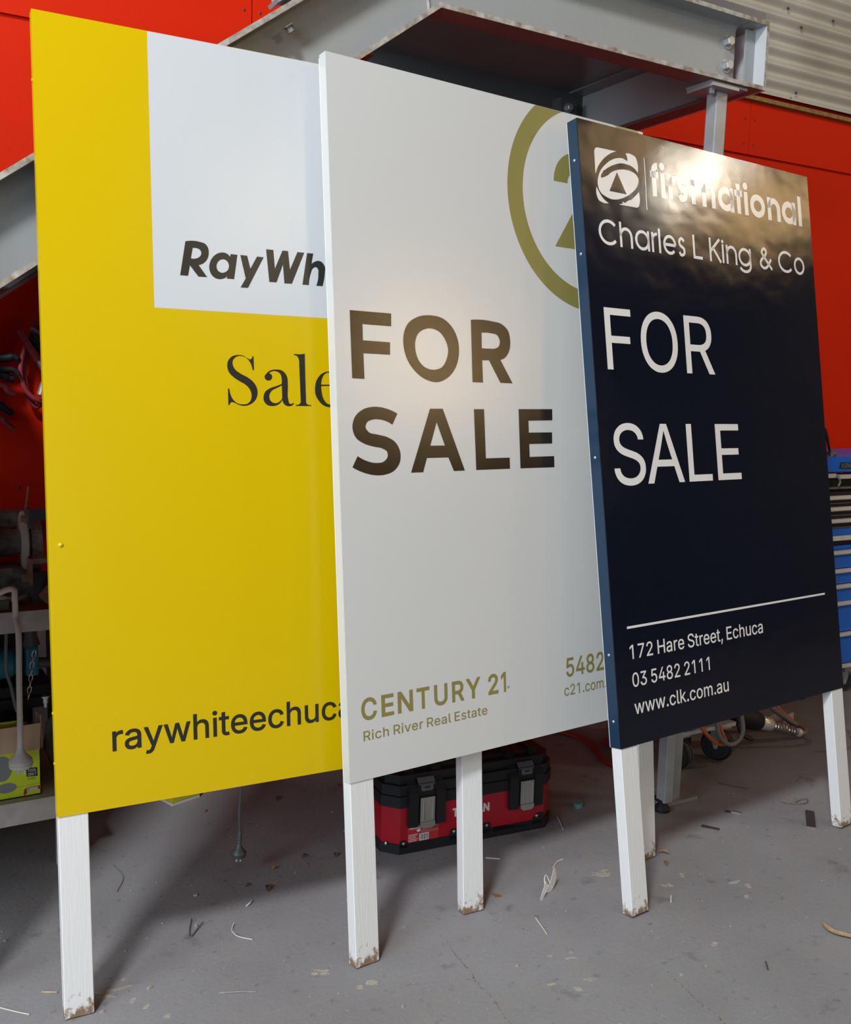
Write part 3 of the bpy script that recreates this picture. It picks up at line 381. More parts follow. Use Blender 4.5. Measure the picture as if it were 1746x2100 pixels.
LOGO = [[[621,22541,0,641,22619,1,696,22679,1,795,22705,0,1578,22719,0,1368,22640,1,1101,22482,1,868,22282,1,707,22081,1,630,21919,0,607,21918,0]],[[1977,22718,0,2294,22726,1,2420,22672,1,2475,22564,1,2469,22195,0,2363,22301,1,2220,22362,1,2000,22392,1,1741,22383,1,1498,22312,1,1271,22217,1,1101,22124,0,948,22018,0,849,21909,0,827,21827,0,875,21813,0,1004,21864,0,1154,21937,0,1346,22067,1,1535,22143,1,1759,22197,1,1982,22216,1,2203,22199,1,2384,22136,1,2477,22034,1,2481,21931,1,2382,21749,1,2176,21565,1,1939,21423,1,1669,21302,1,1408,21235,1,1190,21224,1,981,21270,1,778,21367,1,687,21516,1,683,21690,1,750,21888,1,904,22105,1,1078,22252,1,1270,22384,1,1478,22480,1,1665,22532,1,1813,22547,1,1948,22518,0,2038,22492,0,2040,22610,1],[1538,22081,0,1905,21456,0,1156,21458,0]],[[616,21512,0,684,21404,1,802,21258,1,950,21140,1,1096,21085,0,802,21076,1,682,21116,1,618,21207,1]],[[2462,21612,0,2456,21243,1,2415,21160,1,2316,21108,0,1540,21107,0,1785,21178,1,2036,21289,1,2276,21450,1]],[[1675,21182,0,1733,21209,0,1821,21170,0,1764,21150,0]],[[1843,21211,0,2039,21315,0,2047,21303,0,1879,21204,0]],[[2799,22720,0,2829,22725,0,2798,21100,0,2765,21096,0]]]
STREAK = [[[1157,22145,0,1177,22136,0,945,22018,0,935,22026,0]],[[1228,22143,0,1254,22135,0,905,21943,0,889,21953,0]],[[968,21949,0,985,21942,0,826,21818,0,820,21830,0]],[[1033,21943,0,1047,21939,0,866,21811,0,854,21818,0]],[[1103,21967,0,1130,21964,0,1003,21857,0,989,21861,0]]]

# ------------------------------------------------------------------ the shed
WY = 3.6
wb = MB().box(-5.2, 15.2, WY+0.012, WY+0.25, 0, 6.2); wall_back = structure(wb, 'wall_back', m_reddark)
def ztrim(x): return 2.700+0.0118*(x-0.468)
xs = [-5.0, -3.8, -2.4, -1.2, 0.2, 1.4, 2.6, 3.62, 5.0, 6.3, 7.6, 8.9, 10.2, 11.5, 12.8, 15.0]
for a, b in zip(xs, xs[1:]):
    MB().prism([(a+.0015, 0.0), (b-.0015, 0.0), (b-.0015, ztrim(b)+0.012), (a+.0015, ztrim(a)+0.012)], 'y', WY, WY+0.012).build('wall_panel', m_red, wall_back)
xs2 = [-5.0, -3.92, -2.61, -1.297, 0.014, 1.325, 2.636, 3.947, 5.258, 6.57, 7.88, 9.19, 10.5, 11.8, 13.1, 15.0]
for a, b in zip(xs2, xs2[1:]):
    MB().prism([(a+.002, ztrim(a)), (b-.002, ztrim(b)), (b-.002, 3.05), (a+.002, 3.05)], 'y', WY-0.012, WY-0.0005).build('upper_wall_panel', m_red, wall_back)
for (x, z) in [(1.294, 2.879), (1.356, 2.880), (3.909, 2.909), (3.979, 2.911), (1.294, 2.76), (1.356, 2.76), (0.49, 1.151), (3.909, 2.79), (3.979, 2.79)]:
    yy = WY-0.012 if z > 2.72 else WY
    MB().lathe((x, yy+.001, z), (0, -1, 0), [(0, .006), (.002, .006), (.0035, .003)], 10).build('screw', m_reddark, wall_back)
# corrugated cladding above: ribs run along the wall
cb = MB(); prof = []
z = 2.985; pitch = 0.0775; rows = []
while z < 6.2:
    rows.append((z, WY-0.033-0.0135*math.cos(2*PI*(z-2.985)/pitch))); z += pitch/12
for x in (-5.0, 15.0):
    pass
ra = [cb.bm.verts.new((-5.0, y, zz-0.058)) for zz, y in rows]; rb_ = [cb.bm.verts.new((15.0, y, zz+0.18)) for zz, y in rows]
for i in range(len(rows)-1): cb.bm.faces.new((ra[i], rb_[i], rb_[i+1], ra[i+1]))
cb.build('corrugated_cladding', m_corr, wall_back, smooth=True)
for (x, z) in [(4.245, 3.40), (4.238, 3.080), (4.139, 3.47), (4.197, 3.045), (4.484, 3.48)]:
    MB().lathe((x, WY-0.036, z), (0, -1, 0), [(0, .008), (.003, .008), (.004, .0045), (.008, .0045)], 8).build('roofing_screw', m_twig, wall_back)
tb_ = MB().prism([(-5, 2.893), (15, 3.129), (15, 3.149), (-5, 2.913)], 'y', WY-0.036, WY-0.012); structure(tb_, 'trim_1', m_foam)
# floor, other walls with the two doorways, roof
fl = MB().box(-16, 15.2, -24, WY+0.02, -0.2, 0); floor = structure(fl, 'floor', m_concrete)
lw_ = MB().box(-5.2, -5.0, -6.2, 2.0, 6.15, 6.2).box(-5.2, -5.0, 2.0, WY+0.012, 0, 6.2).box(-5.2, -5.0, -13.2, -6.2, 0, 6.2); structure(lw_, 'wall_left', m_shell)
structure(MB().box(15.0, 15.2, -13.2, WY+0.012, 0, 6.2), 'wall_right', m_shell)
structure(MB().box(-5.0, -4.0, -13.2, -13.0, 0, 6.2).box(-4.0, 1.4, -13.2, -13.0, 4.4, 6.2).box(1.4, 15.0, -13.2, -13.0, 0, 6.2), 'wall_front', m_shell)
structure(MB().box(-5.2, 15.2, -13.2, WY+0.25, 6.2, 6.35), 'ceiling', m_roof)

# marks worn into the floor
cr1 = [(1.368, 2.148), (1.353, 2.088), (1.350, 2.046), (1.348, 2.006), (1.330, 1.926), (1.333, 1.890), (1.323, 1.817), (1.314, 1.790), (1.318, 1.70), (1.306, 1.62)]
cr2 = [(1.806, 1.749), (1.796, 1.700), (1.794, 1.661), (1.786, 1.631), (1.783, 1.596), (1.784, 1.562), (1.770, 1.50)]
for c, wd in ((cr1, .0030), (cr2, .0045)):
    pts = []
    for a, b in zip(c, c[1:]):
        for k in range(4):
            t = k/4; pts.append((a[0]*(1-t)+b[0]*t+random.uniform(-.003, .003), a[1]*(1-t)+b[1]*t, 0.0001))
    MB().strip(pts, [wd*random.uniform(.4, 1.5) for _ in pts], (0, 0, 1), 0.0004).build('crack', m_crack, floor)
scf = MB()
def blot(mb, x, y, rx, ry, ang, thick=0.0004, jag=0.45, n=12):
    ca, sa = math.cos(ang), math.sin(ang); A = []
    for k in range(n):
        q = random.uniform(1-jag, 1+jag); px, py = math.cos(2*PI*k/n)*rx*q, math.sin(2*PI*k/n)*ry*q
        A.append((x+px*ca-py*sa, y+px*sa+py*ca))
    mb.prism(A, 'z', -0.002, thick*random.uniform(.7, 1.6))
dirm = math.radians(-28)
for (x, y, rx, ry) in [(0.479, 2.36, .022, .004), (0.519, 2.354, .03, .005), (0.545, 2.385, .010, .003), (0.49, 2.335, .035, .004), (0.99, 2.183, .016, .006), (1.012, 2.176, .022, .007), (1.061, 2.071, .012, .005), (1.090, 2.067, .026, .009),
        (0.544, 2.287, .009, .006), (0.565, 2.247, .009, .006), (0.602, 2.188, .012, .004), (2.346, 2.003, .028, .005), (2.368, 1.966, .012, .010), (2.307, 1.928, .010, .006), (2.133, 2.094, .012, .006), (2.153, 2.087, .012, .007), (2.229, 2.117, .012, .006),
        (2.007, 2.234, .024, .006), (2.021, 2.262, .020, .004), (1.99, 2.25, .03, .004), (1.581, 1.954, .010, .006), (1.62, 1.92, .016, .004), (1.64, 1.94, .008, .005), (2.02, 1.787, .012, .007), (1.83, 1.72, .008, .004), (1.50, 1.85, .012, .004), (1.55, 1.80, .020, .004), (1.60, 1.82, .018, .003)]:
    for k in range(3):
        blot(scf, x+random.uniform(-rx, rx)*.6, y+random.uniform(-ry, ry)*1.2, rx*.6, ry*.8, dirm+random.uniform(-.4, .4), jag=.35)
scf.build('paint_scuff', m_scuff, floor, kind='stuff')

for pts_, wd_ in (([(3.20, 2.90), (3.40, 2.80), (3.60, 2.74), (3.66, 2.82), (3.52, 3.0), (3.42, 3.12)], .026), ([(3.15, 2.95), (3.28, 2.93), (3.36, 3.0), (3.30, 3.08)], .016), ([(3.55, 2.66), (3.75, 2.62), (3.95, 2.78)], .016)):
    MB().strip(bez([(a, b, .0001) for a, b in pts_], 8), wd_, (0, 0, 1), .0003).build('hose_mark', m_stain, floor)
# ------------------------------------------------------------------ lettering
def cubic(c, sc=1e-4):
    """traced outline: flat list x,y,smooth ... -> polyline"""
    P = [(c[i]*sc, c[i+1]*sc, c[i+2]) for i in range(0, len(c), 3)]; n = len(P); out = []
    for i in range(n):
        p1, p2 = P[i], P[(i+1) % n]
        if not p1[2] and not p2[2]: out.append(p1[:2]); continue
        v1, v2 = Vector(p1[:2]), Vector(p2[:2])
        L_ = (v2-v1).length
        def tang(j):
            a, q, b = Vector(P[j-1][:2]), Vector(P[j][:2]), Vector(P[(j+1) % n][:2])
            d1, d2 = (q-a), (b-q); l1, l2 = max(d1.length, 1e-9), max(d2.length, 1e-9)
            return ((d1/l1)*l2+(d2/l2)*l1)/(l1+l2)
        t1 = tang(i) if p1[2] else None; t2 = tang((i+1) % n) if p2[2] else None
        if t1 is None: t1 = ((v2-v1)*2/L_ - t2)
        if t2 is None: t2 = ((v2-v1)*2/L_ - t1)
        m1, m2 = t1*L_, t2*L_
        for k in range(6):
            t = k/6; h00 = 2*t**3-3*t*t+1; h10 = t**3-2*t*t+t; h01 = -2*t**3+3*t*t; h11 = t**3-t*t
            q = v1*h00+m1*h10+v2*h01+m2*h11; out.append((q.x, q.y))
    return out
def traced(groups): return [[cubic(c) for c in g] for g in groups]
def grow(c, d):
    n = len(c); out = []
    for i in range(n):
        a, q, b = Vector(c[i-1]), Vector(c[i]), Vector(c[(i+1) % n])
        d1 = (q-a); d2 = (b-q)
        if d1.length < 1e-9 or d2.length < 1e-9: out.append(c[i]); continue
        d1.normalize(); d2.normalize(); n1 = Vector((-d1.y, d1.x)); n2 = Vector((-d2.y, d2.x)); nn = (n1+n2)
        if nn.length < .3: out.append(c[i]); continue
        nn.normalize(); k = min(1.8, 1/max(.5, nn.dot(n1))); out.append((q.x+nn.x*d*k, q.y+nn.y*d*k))
    return out
def sarea(c): return sum(c[i-1][0]*c[i][1]-c[i][0]*c[i-1][1] for i in range(len(c)))/2
def inside(p, c):
    r = False
    for i in range(len(c)):
        (x1, y1), (x2, y2) = c[i-1], c[i]
        if (y1 > p[1]) != (y2 > p[1]) and p[0] < (x2-x1)*(p[1]-y1)/(y2-y1)+x1: r = not r
    return r
def glyph(ch, bold=0.0):
    adv, cs = INTER[ch]
    cs = [[(c[i], c[i+1]) for i in range(0, len(c), 2)] for c in cs]
    big = max(cs, key=lambda c: abs(sarea(c))); sgn = -1 if sarea(big) > 0 else 1
    if ch == '1': cs = cs[1:]
    if bold: cs = [grow(c, bold*sgn) for c in cs]
    return adv, [cs]
def typeset(text, u0, u1, base, cap, bold=0.0, track=0, slant=0.0):
    """sans line whose ink runs from u0 to u1 on baseline base with capitals cap high"""
    x = 0; gl = []
    for ch in text:
        if ch == ' ': x += 145; continue
        adv, g = glyph(ch, bold); gl.append((x, g)); x += adv+track
    allx = [p[0]+gx+slant*p[1] for gx, g in gl for grp in g for c in grp for p in c]
    lo, hi = min(allx), max(allx); ks = (u1-u0)/(hi-lo); kv = cap/509.0
    return [Outline([[(u0+(p[0]+gx+slant*p[1]-lo)*ks, base+p[1]*kv) for p in c] for c in grp]) for gx, g in gl for grp in g]
def ell(cx, cy_, rx, ry, a0=0, a1=360, n=40):
    return [(cx+rx*math.cos(math.radians(a0+(a1-a0)*k/n)), cy_+ry*math.sin(math.radians(a0+(a1-a0)*k/n))) for k in range(n+1)]
def smooth2(pts, n=6): return [(p.x, p.y) for p in bez([(a, b, 0) for a, b in pts], n)]
def mono(ch, u0, u1, b, xh, cap, sw, y, mb):
    """monoline geometric letter between u0 and u1"""
    h = sw/2; l, r = u0+h, u1-h; bot, top = b+h, b+xh-h; cx = (l+r)/2; cyy = (bot+top)/2; rx = (r-l)/2; ry = (top-bot)/2
    R = lambda pts, closed=False: mb.ribbon(pts, sw, y, closed)
    if ch == 'o': R(ell(cx, cyy, rx, ry), True)
    elif ch == 'a': R(ell(cx, cyy, rx, ry), True); R([(r, b), (r, b+xh)])
    elif ch == 'g': R(ell(cx, cyy, rx, ry), True); q = ry*.8; zc = b-cap; R([(r, b+xh), (r, zc+h+q)]+ell(cx, zc+h+q, rx, q, 0, -155, 20))
    elif ch in 'nh':
        q = min(rx, ry*1.1); R([(l, b), (l, b+(cap if ch == 'h' else xh))]); R(ell(cx, top-q, rx, q, 180, 0, 24)+[(r, b)])
    elif ch == 'r': R([(l, b), (l, b+xh)]); q = min(ry, (u1-l)); R(ell(l+(u1-l)*.95, top-q, (u1-l)*.95, q, 180, 82, 14))
    elif ch == 'l': R([(cx, b), (cx, b+cap)])
    elif ch == 'i': R([(cx, b), (cx, b+xh)]); mb.poly([[ell(cx, b+xh+sw*.95, sw*.62, sw*.62, 0, 345, 15)]], y)
    elif ch == 'e': R(ell(cx, cyy, rx, ry, 0, 318, 36)); R([(l, cyy), (r, cyy)])
    elif ch == 's':
        q = [(.95, .84), (.72, .97), (.45, 1), (.15, .90), (.05, .74), (.2, .58), (.5, .5), (.82, .42), (.96, .26), (.85, .09), (.5, 0), (.2, .03), (.02, .18)]
        R(smooth2([(l+p[0]*(r-l), bot+p[1]*(top-bot)) for p in q]))
    elif ch == 't': xs_ = u0+(u1-u0)*.5; R([(xs_, b), (xs_, b+xh*1.26)]); R([(u0, top), (u1, top)])
    elif ch == 'f':
        xs_ = u0+(u1-u0)*.42; q = (u1-xs_)*.8; R([(xs_, b), (xs_, b+cap-h-q)]+ell(xs_+q, b+cap-h-q, q, q, 180, 85, 12)); R([(u0, top), (u1, top)])
    elif ch == 'C': R(ell(cx+rx*.06, b+cap/2, rx*1.06, cap/2-h, 42, 318, 40))
    elif ch == 'L': R([(l, b+cap), (l, b+h), (u1, b+h)])
    elif ch == 'K': R([(l, b), (l, b+cap)]); R([(r, b+cap), (l+h*.6, b+cap*.45)]); R([(l+(r-l)*.28, b+cap*.60), (r+h*.4, b)])
    elif ch == '&':
        q = [(1, -.03), (.25, .68), (.2, .85), (.38, 1), (.56, .86), (.45, .65), (.1, .38), (.05, .15), (.3, 0), (.6, .1), (.95, .5)]
        R(smooth2([(l+p[0]*(r-l), b+h+p[1]*(cap-sw)) for p in q]))

# ------------------------------------------------------------------ three estate-agent sign boards on timber posts
def frame_matrix(x0, y0, a, t):
    e1 = Vector((math.cos(a), math.sin(a), 0)); n = Vector((-math.sin(a), math.cos(a), 0))
    e2 = n*math.sin(t)+Vector((0, 0, math.cos(t))); e3 = n*math.cos(t)-Vector((0, 0, math.sin(t)))
    m = Matrix.Identity(4)
    for i in range(3): m[i][0] = e1[i]; m[i][1] = e3[i]; m[i][2] = e2[i]
    m[0][3] = x0; m[1][3] = y0
    return m
def post(lx0, lx1, y0, y1, z0, z1, parent, seed):
    rnd = random.Random(seed); mb = MB().box(lx0, lx1, y0, y1, z0, z1)
    bmesh.ops.bevel(mb.bm, geom=list(mb.bm.edges), offset=0.0018, segments=1, profile=0.5, affect='EDGES')
    return mb.build('post', m_timber, parent)
def sign(label, b, mface, mside, seed, lip=False):
    x0, y0, a, t, l, H, W, d, lw, ld = b
    root = thing('sale_sign', label, 'sign', matrix=frame_matrix(x0, y0, a, t), group=None)
    foot = d*math.tan(t)+0.001
    mb = MB().box(0, W, 0, 0.0022, l, l+H)
    fs = mb.build('face_sheet', mface, root, mats=[m_backing])
    for p_ in fs.data.polygons:
        if p_.normal.y > .5: p_.material_index = 1
    # folded returns round the sheet
    ret = MB().box(-.0004, 0.0016, 0.0024, d, l, l+H).box(W-.0016, W+.0004, 0.0024, d, l, l+H).box(0.002, W-0.002, 0.0024, d, l+H-.0016, l+H).box(0.002, W-0.002, 0.0024, d, l, l+.0016)
    ret.build('folded_edge', mside, root)
    post(0.002, lw, 0.003, ld, foot, l+H-.004, root, seed); post(W-lw, W-0.002, 0.003, ld, foot, l+H-.004, root, seed+1)
    MB().box(lw, W-lw, d-.026, d-.002, l+H*.5-.03, l+H*.5+.03).build('cross_rail', m_timber, root)
    return root
TXT = -0.00035
B1 = (0.3792, 2.2785, -0.0407, 0.0795, 0.495, 1.8578, 1.1707, 0.030, 0.0703, 0.040)
B2 = (1.0828, 2.1390, 0.0928, 0.0919, 0.4971, 1.8646, 1.1665, 0.0306, 0.0745, 0.040)
B3 = (1.9017, 1.9858, 0.0972, 0.1570, 0.4969, 1.8482, 1.1576, 0.0414, 0.0722, 0.0413)
s1 = sign('yellow and white sale sign on white timber posts, leftmost and rearmost of the three signs', B1, m_yellow, m_yellow, 10)
s2 = sign('pale grey-white sale sign with large black letters, standing between the yellow and the navy sign', B2, m_white2, m_white2, 20)
s3 = sign('navy blue sale sign with white lettering, rightmost and nearest of the three signs', B3, m_navy, m_navyside, 30)

s4 = sign('plain unseen sign added at the far left to shade wall and floor', (-0.985, 2.450, 0.0, 0.004, 0.495, 1.8578, 1.1707, 0.030, 0.0703, 0.040), m_white2, m_white2, 40)  # unseen board added to block light from the left wall and floor
# yellow sign
MB().box(0.2572, B1[6]-0.0005, -0.0002, 0.0004, 1.6998, B1[4]+B1[5]-.0004).build('white_panel', m_white, s1)
MB().poly(traced(RAYW), TXT-.0002).build('lettering', m_ink, s1, label='dark bold slanted lettering on the white panel')
MB().poly(traced(SALEY), TXT).build('lettering', m_ink, s1, label='large dark serif lettering')
MB().poly(typeset('raywhiteechuca', 0.1294, 0.757, 0.634, 0.0625, bold=9), TXT).build('lettering', m_ink, s1, label='dark lettering along the foot of the sign')
MB().tube_rings(Vector((0.027, 0.0005, 1.1363)), Vector((0, -1, 0)), [(0, .007), (.001, .006), (.0025, .004), (.0042, .0016)], 14).build('punched_dimple', m_yellow, s1, smooth=True)
for v in (0.62, 0.74, 2.2): MB().lathe((0.0, .016, v), (-1, 0, 0), [(0, .004), (.0015, .004), (.003, .002)], 10).build('rivet', m_yellow, s1)

# white sign
MB().poly(traced(FORC)[:3], TXT).build('lettering', m_black, s2, label='large bold black lettering, upper line')
MB().poly(traced(FORC)[3:], TXT).build('lettering', m_black, s2, label='large bold black lettering, lower line')
top2 = B2[4]+B2[5]-.0004
cxr, czr = 0.9235, 2.109
def ringpts(r, n=120): return [(cxr+r*math.cos(2*PI*k/n), czr+r*math.sin(2*PI*k/n)) for k in range(n)]
ro, ri = 0.3339, 0.2758
RP = MB(); k0 = None; n = 160
for k in range(n):
    a0, a1 = 2*PI*k/n, 2*PI*(k+1)/n
    q = [(cxr+r*math.cos(a), czr+r*math.sin(a)) for r, a in ((ri, a0), (ri, a1), (ro, a1), (ro, a0))]
    if any(p[0] > B2[6]-.0005 for p in q) or min(p[1] for p in q) >= top2: continue
    q = [(p[0], min(p[1], top2)) for p in q]
    if q[0] == q[3] or q[1] == q[2]: continue
    RP.poly([[q]], TXT)
RP.build('ring_emblem', m_gold, s2, label='olive gold ring cut off by the top of the sign')
c2x, c2z, R2, r2 = 0.7716+0.0932, 2.1524, 0.0932, 0.0370
two = ell(c2x, c2z, R2, R2, 180, -12, 30)+[(0.876, 2.0152), (0.958, 2.0152), (0.958, 1.9590), (0.7712, 1.9590), (0.846, 2.0645)]+ell(c2x, c2z, r2, r2, -48, 180, 22)
MB().poly([[two]], TXT).build('emblem_numeral', m_gold, s2)
MB().poly([[[(1.0, 2.245), (1.063, 2.245), (1.063, 1.959), (1.005, 1.959), (1.005, 2.19), (.985, 2.19)]]], TXT).build('emblem_numeral', m_gold, s2)
cent = [('C', 0.0412, 0.0895), ('E', 0.104, 0.1437), ('N', 0.1561, 0.206), ('T', 0.2183, 0.2616), ('U', 0.2772, 0.3231), ('R', 0.3387, 0.3821), ('Y', 0.3877, 0.4408), ('2', 0.4688, 0.5062), ('1', 0.5166, 0.5353)]
mb = MB()
for ch, a, b_ in cent: mb.poly(typeset(ch, a, b_, 0.6555, 0.0545, bold=19), TXT)
mb.build('lettering', m_gold, s2, label='bold olive gold capitals near the foot of the sign')
MB().poly(typeset('®', 0.5395, 0.5485, 0.659, 0.0105), TXT).build('registered_mark', m_gold, s2)
MB().poly(typeset('Rich River Real Estate', 0.0456, 0.4632, 0.6000, 0.0252, bold=7, track=22), TXT).build('lettering', m_gold, s2, label='small olive gold lettering under the capitals')
MB().poly(typeset('5482', 0.7755, 0.938, 0.661, 0.0555, bold=12), TXT).build('lettering', m_gold, s2, label='olive gold phone digits beside the navy sign')
MB().poly(typeset('c21.com.au', 0.7655, 0.993, 0.6033, 0.0318, bold=6), TXT).build('lettering', m_gold, s2, label='small olive gold web address beside the navy sign')

# navy sign
MB().poly(traced(LOGO), TXT).build('logo', m_cream, s3, label='white square emblem with brushed ring and triangle')
MB().poly(traced(STREAK), TXT-.0003).build('logo_brush_streak', m_navy, s3)
first = [('f', 0.3046, 0.3421), ('i', 0.3498, 0.3722), ('r', 0.3852, 0.4231), ('s', 0.4286, 0.4789), ('t', 0.4868, 0.5262), ('n', 0.5507, 0.6189), ('a', 0.6325, 0.7164), ('t', 0.7223, 0.7636), ('i', 0.7708, 0.797), ('o', 0.8058, 0.8896), ('n', 0.9038, 0.9775), ('a', 0.9866, 1.0692), ('l', 1.0808, 1.1089)]
mb = MB()
for ch, a, b_ in first: mono(ch, a, b_, 2.158, 0.0795, 0.107, 0.0205, TXT, mb)
mb.build('lettering', m_cream, s3, label='bold rounded white lettering beside the emblem')
charles = [('C', 0.0576, 0.1384), ('h', 0.1471, 0.2034), ('a', 0.2146, 0.2795), ('r', 0.2891, 0.3146), ('l', 0.3195, 0.3335), ('e', 0.3433, 0.4048), ('s', 0.4141, 0.4486), ('L', 0.4866, 0.5323), ('K', 0.569, 0.6286), ('i', 0.6314, 0.6463), ('n', 0.6558, 0.713), ('g', 0.7207, 0.7898), ('&', 0.8351, 0.9107), ('C', 0.9443, 1.0303), ('o', 1.037, 1.0995)]
mb = MB()
for ch, a, b_ in charles: mono(ch, a, b_, 1.981, 0.0625, 0.0225 if ch == 'g' else 0.077, 0.0094, TXT, mb)
mb.build('lettering', m_cream, s3, label='thin white lettering below the emblem')
mb = MB()
for ch, a, b_ in [('F', 0.0555, 0.169), ('O', 0.2082, 0.3781), ('R', 0.4142, 0.5544)]: mb.poly(typeset(ch, a, b_, 1.609, 0.1835, bold=1), TXT)
mb.build('lettering', m_cream, s3, label='large white lettering, upper line'); mb = MB()
for ch, a, b_ in [('S', 0.0538, 0.1907), ('A', 0.1969, 0.3672), ('L', 0.3890, 0.5044), ('E', 0.5325, 0.6541)]: mb.poly(typeset(ch, a, b_, 1.2655, 0.1815, bold=1), TXT)
mb.build('lettering', m_cream, s3, label='large white lettering, lower line')
MB().poly([[[(0.0593, 0.8402), (1.0812, 0.8398), (1.082, 0.8464), (0.0601, 0.8474)]]], TXT).build('rule_line', m_cream, s3)
MB().poly(typeset('172 Hare Street, Echuca', 0.0644, 0.7093, 0.7500, 0.0412, bold=5), TXT).build('lettering', m_cream, s3, label='white street address under the rule')
MB().poly(typeset('03 5482 2111', 0.0673, 0.4237, 0.6675, 0.0408, bold=5), TXT).build('lettering', m_cream, s3, label='white phone number')
MB().poly(typeset('www.clk.com.au', 0.0683, 0.5098, 0.5870, 0.0408, bold=5), TXT).build('lettering', m_cream, s3, label='white web address')
for v in (0.575, 0.77, 1.35, 1.95, 2.226): MB().lathe((-.0004, .022, v), (-1, 0, 0), [(0, .0045), (.0012, .0045), (.0028, .0024)], 12).build('rivet', m_bolt, s3)
# raw turned-back edge behind the navy return
MB().box(-.0006, .0022, B3[7], B3[7]+.0022, B3[4], B3[4]+B3[5]).build('raw_sheet_edge', m_white, s3)
MB().box(B3[6]-.0022, B3[6]+.0006, B3[7], B3[7]+.0022, B3[4], B3[4]+B3[5]).build('raw_sheet_edge', m_white, s3)

# ------------------------------------------------------------------ steel staircase and landing
stair = thing('steel_staircase', 'grey painted steel staircase and landing rising behind the signs', 'staircase', (1.46, 2.46, 0))
ZB, ZT = 2.589, 2.819; T = 2.50; XL, XR = 1.485, 2.733; FW = 0.085
def P(mb, name, m, **k): return mb.build(name, m, stair, world=True, **k)
# landing, front channel (toes toward the room)
P(MB().box(XL, XR, T+FW-.010, T+FW, ZB+.012, ZT-.012), 'front_channel', m_steelgrey)
P(MB().box(XL, XR, T+.002, T+FW, ZT-.013, ZT), 'top_flange', m_steelgrey)
P(MB().box(XL, XR, T+.002, T+FW, ZB, ZB+.013), 'bottom_flange', m_wallglow)
P(MB().box(XL, XR, T, T+.0018, ZB-.0005, ZB+.0135), 'flange_edge', m_edge, label='chipped pale flange edge')
P(MB().box(XL, XR, T, T+.0018, ZT-.0135, ZT+.0005), 'flange_edge', m_edge, label='chipped pale flange edge')
# fillet of web into flange
mb = MB()
for zz, s_ in ((ZT-.013, -1), (ZB+.013, 1)):
    pts = [(T+FW-.010, zz), (T+FW-.010, zz+s_*.016)]+[(T+FW-.010-.016+.016*math.cos(a), zz+s_*(.016-.016*math.sin(a))) for a in (0, .4, .8, 1.2, 1.57)]
    mb.prism(pts[:2]+pts[3:], 'x', XL, XR)
P(mb, 'channel_fillet', m_steelgrey, smooth=True)
# side channel on the right (toes toward the stair)
SX = 2.816; SY0, SY1 = T, 3.51
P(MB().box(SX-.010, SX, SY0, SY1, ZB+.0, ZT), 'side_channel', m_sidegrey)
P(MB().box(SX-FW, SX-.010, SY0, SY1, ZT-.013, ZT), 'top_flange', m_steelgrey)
P(MB().box(SX-FW, SX-.010, SY0, SY1, ZB, ZB+.013), 'bottom_flange', m_wallglow)
P(MB().box(SX-FW, SX+.001, SY0-.0016, SY0, ZB, ZB+.0135).box(SX-FW, SX+.001, SY0-.0016, SY0, ZT-.0135, ZT).box(SX-.0105, SX+.001, SY0-.0016, SY0, ZB+.0135, ZT-.0135), 'channel_end', m_edge, label='chipped pale end of the side channel')
P(MB().box(SX-.055, SX-.010, SY0+.05, SY0+.058, ZB+.02, ZT-.02), 'end_cleat', m_steelgrey)
# rear channel, deck plate, angle cleat
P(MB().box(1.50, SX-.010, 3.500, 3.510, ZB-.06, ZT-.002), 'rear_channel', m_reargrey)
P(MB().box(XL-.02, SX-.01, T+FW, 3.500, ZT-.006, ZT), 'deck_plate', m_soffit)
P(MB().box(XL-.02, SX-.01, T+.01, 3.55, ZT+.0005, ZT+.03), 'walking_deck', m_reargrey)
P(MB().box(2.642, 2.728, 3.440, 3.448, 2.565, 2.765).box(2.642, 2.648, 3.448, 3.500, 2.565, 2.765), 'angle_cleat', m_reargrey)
P(MB().hexbolt((2.680, 3.440, 2.725), (0, -1, 0), .015, .022), 'bolt', m_bolt)
for (x, y) in ((2.762, 3.03), (2.762, 2.91)): P(MB().hexbolt((x, y, ZT-.013), (0, 0, -1), .011, .016), 'bolt', m_reargrey)
for (z) in (2.750, 2.670): P(MB().hexbolt((2.695, T+FW-.010, z), (0, -1, 0), .0175, .022), 'bolt', m_bolt)
# sloping stringers (channel, toes out)
SL = 0.737
def stringer(y0, sgn, zoff, mweb, mfl):
    xa, xb = -2.0, XL; web = y0+sgn*FW
    zb = lambda x: ZB+zoff+(x-XL)*SL
    Hh = 0.256; tf = .016
    ya, yb = sorted((web-sgn*.010, web)); fa, fb = sorted((y0+sgn*.002, web)); ea, eb = sorted((y0, y0+sgn*.0018))
    # mitre where it meets the landing channel
    def quad(lo, hi, mit_lo, mit_hi): return [(xa, zb(xa)+lo), (XL+mit_lo, zb(XL+mit_lo)+lo), (XL+mit_hi, zb(XL+mit_hi)+hi), (xa, zb(xa)+hi)]
    mt = -0.040
    P(MB().prism(quad(tf-.002, Hh-tf+.002, 0, mt), 'y', ya, yb), 'stringer', mweb)
    P(MB().prism(quad(0, tf, 0, 0), 'y', fa, fb), 'bottom_flange', m_wallglow)
    P(MB().prism(quad(Hh-tf, Hh, mt, mt), 'y', fa, fb), 'top_flange', mfl)
    P(MB().prism(quad(-.0005, tf+.0005, 0, 0), 'y', ea, eb), 'flange_edge', m_edge, label='chipped pale flange edge')
    P(MB().prism(quad(Hh-tf-.0005, Hh+.0005, mt, mt), 'y', ea, eb), 'flange_edge', m_edge, label='chipped pale flange edge')
stringer(T, 1, 0.0, m_steelgrey, m_steelgrey)
stringer(3.475, -1, -0.035, m_steelgrey, m_steelgrey)
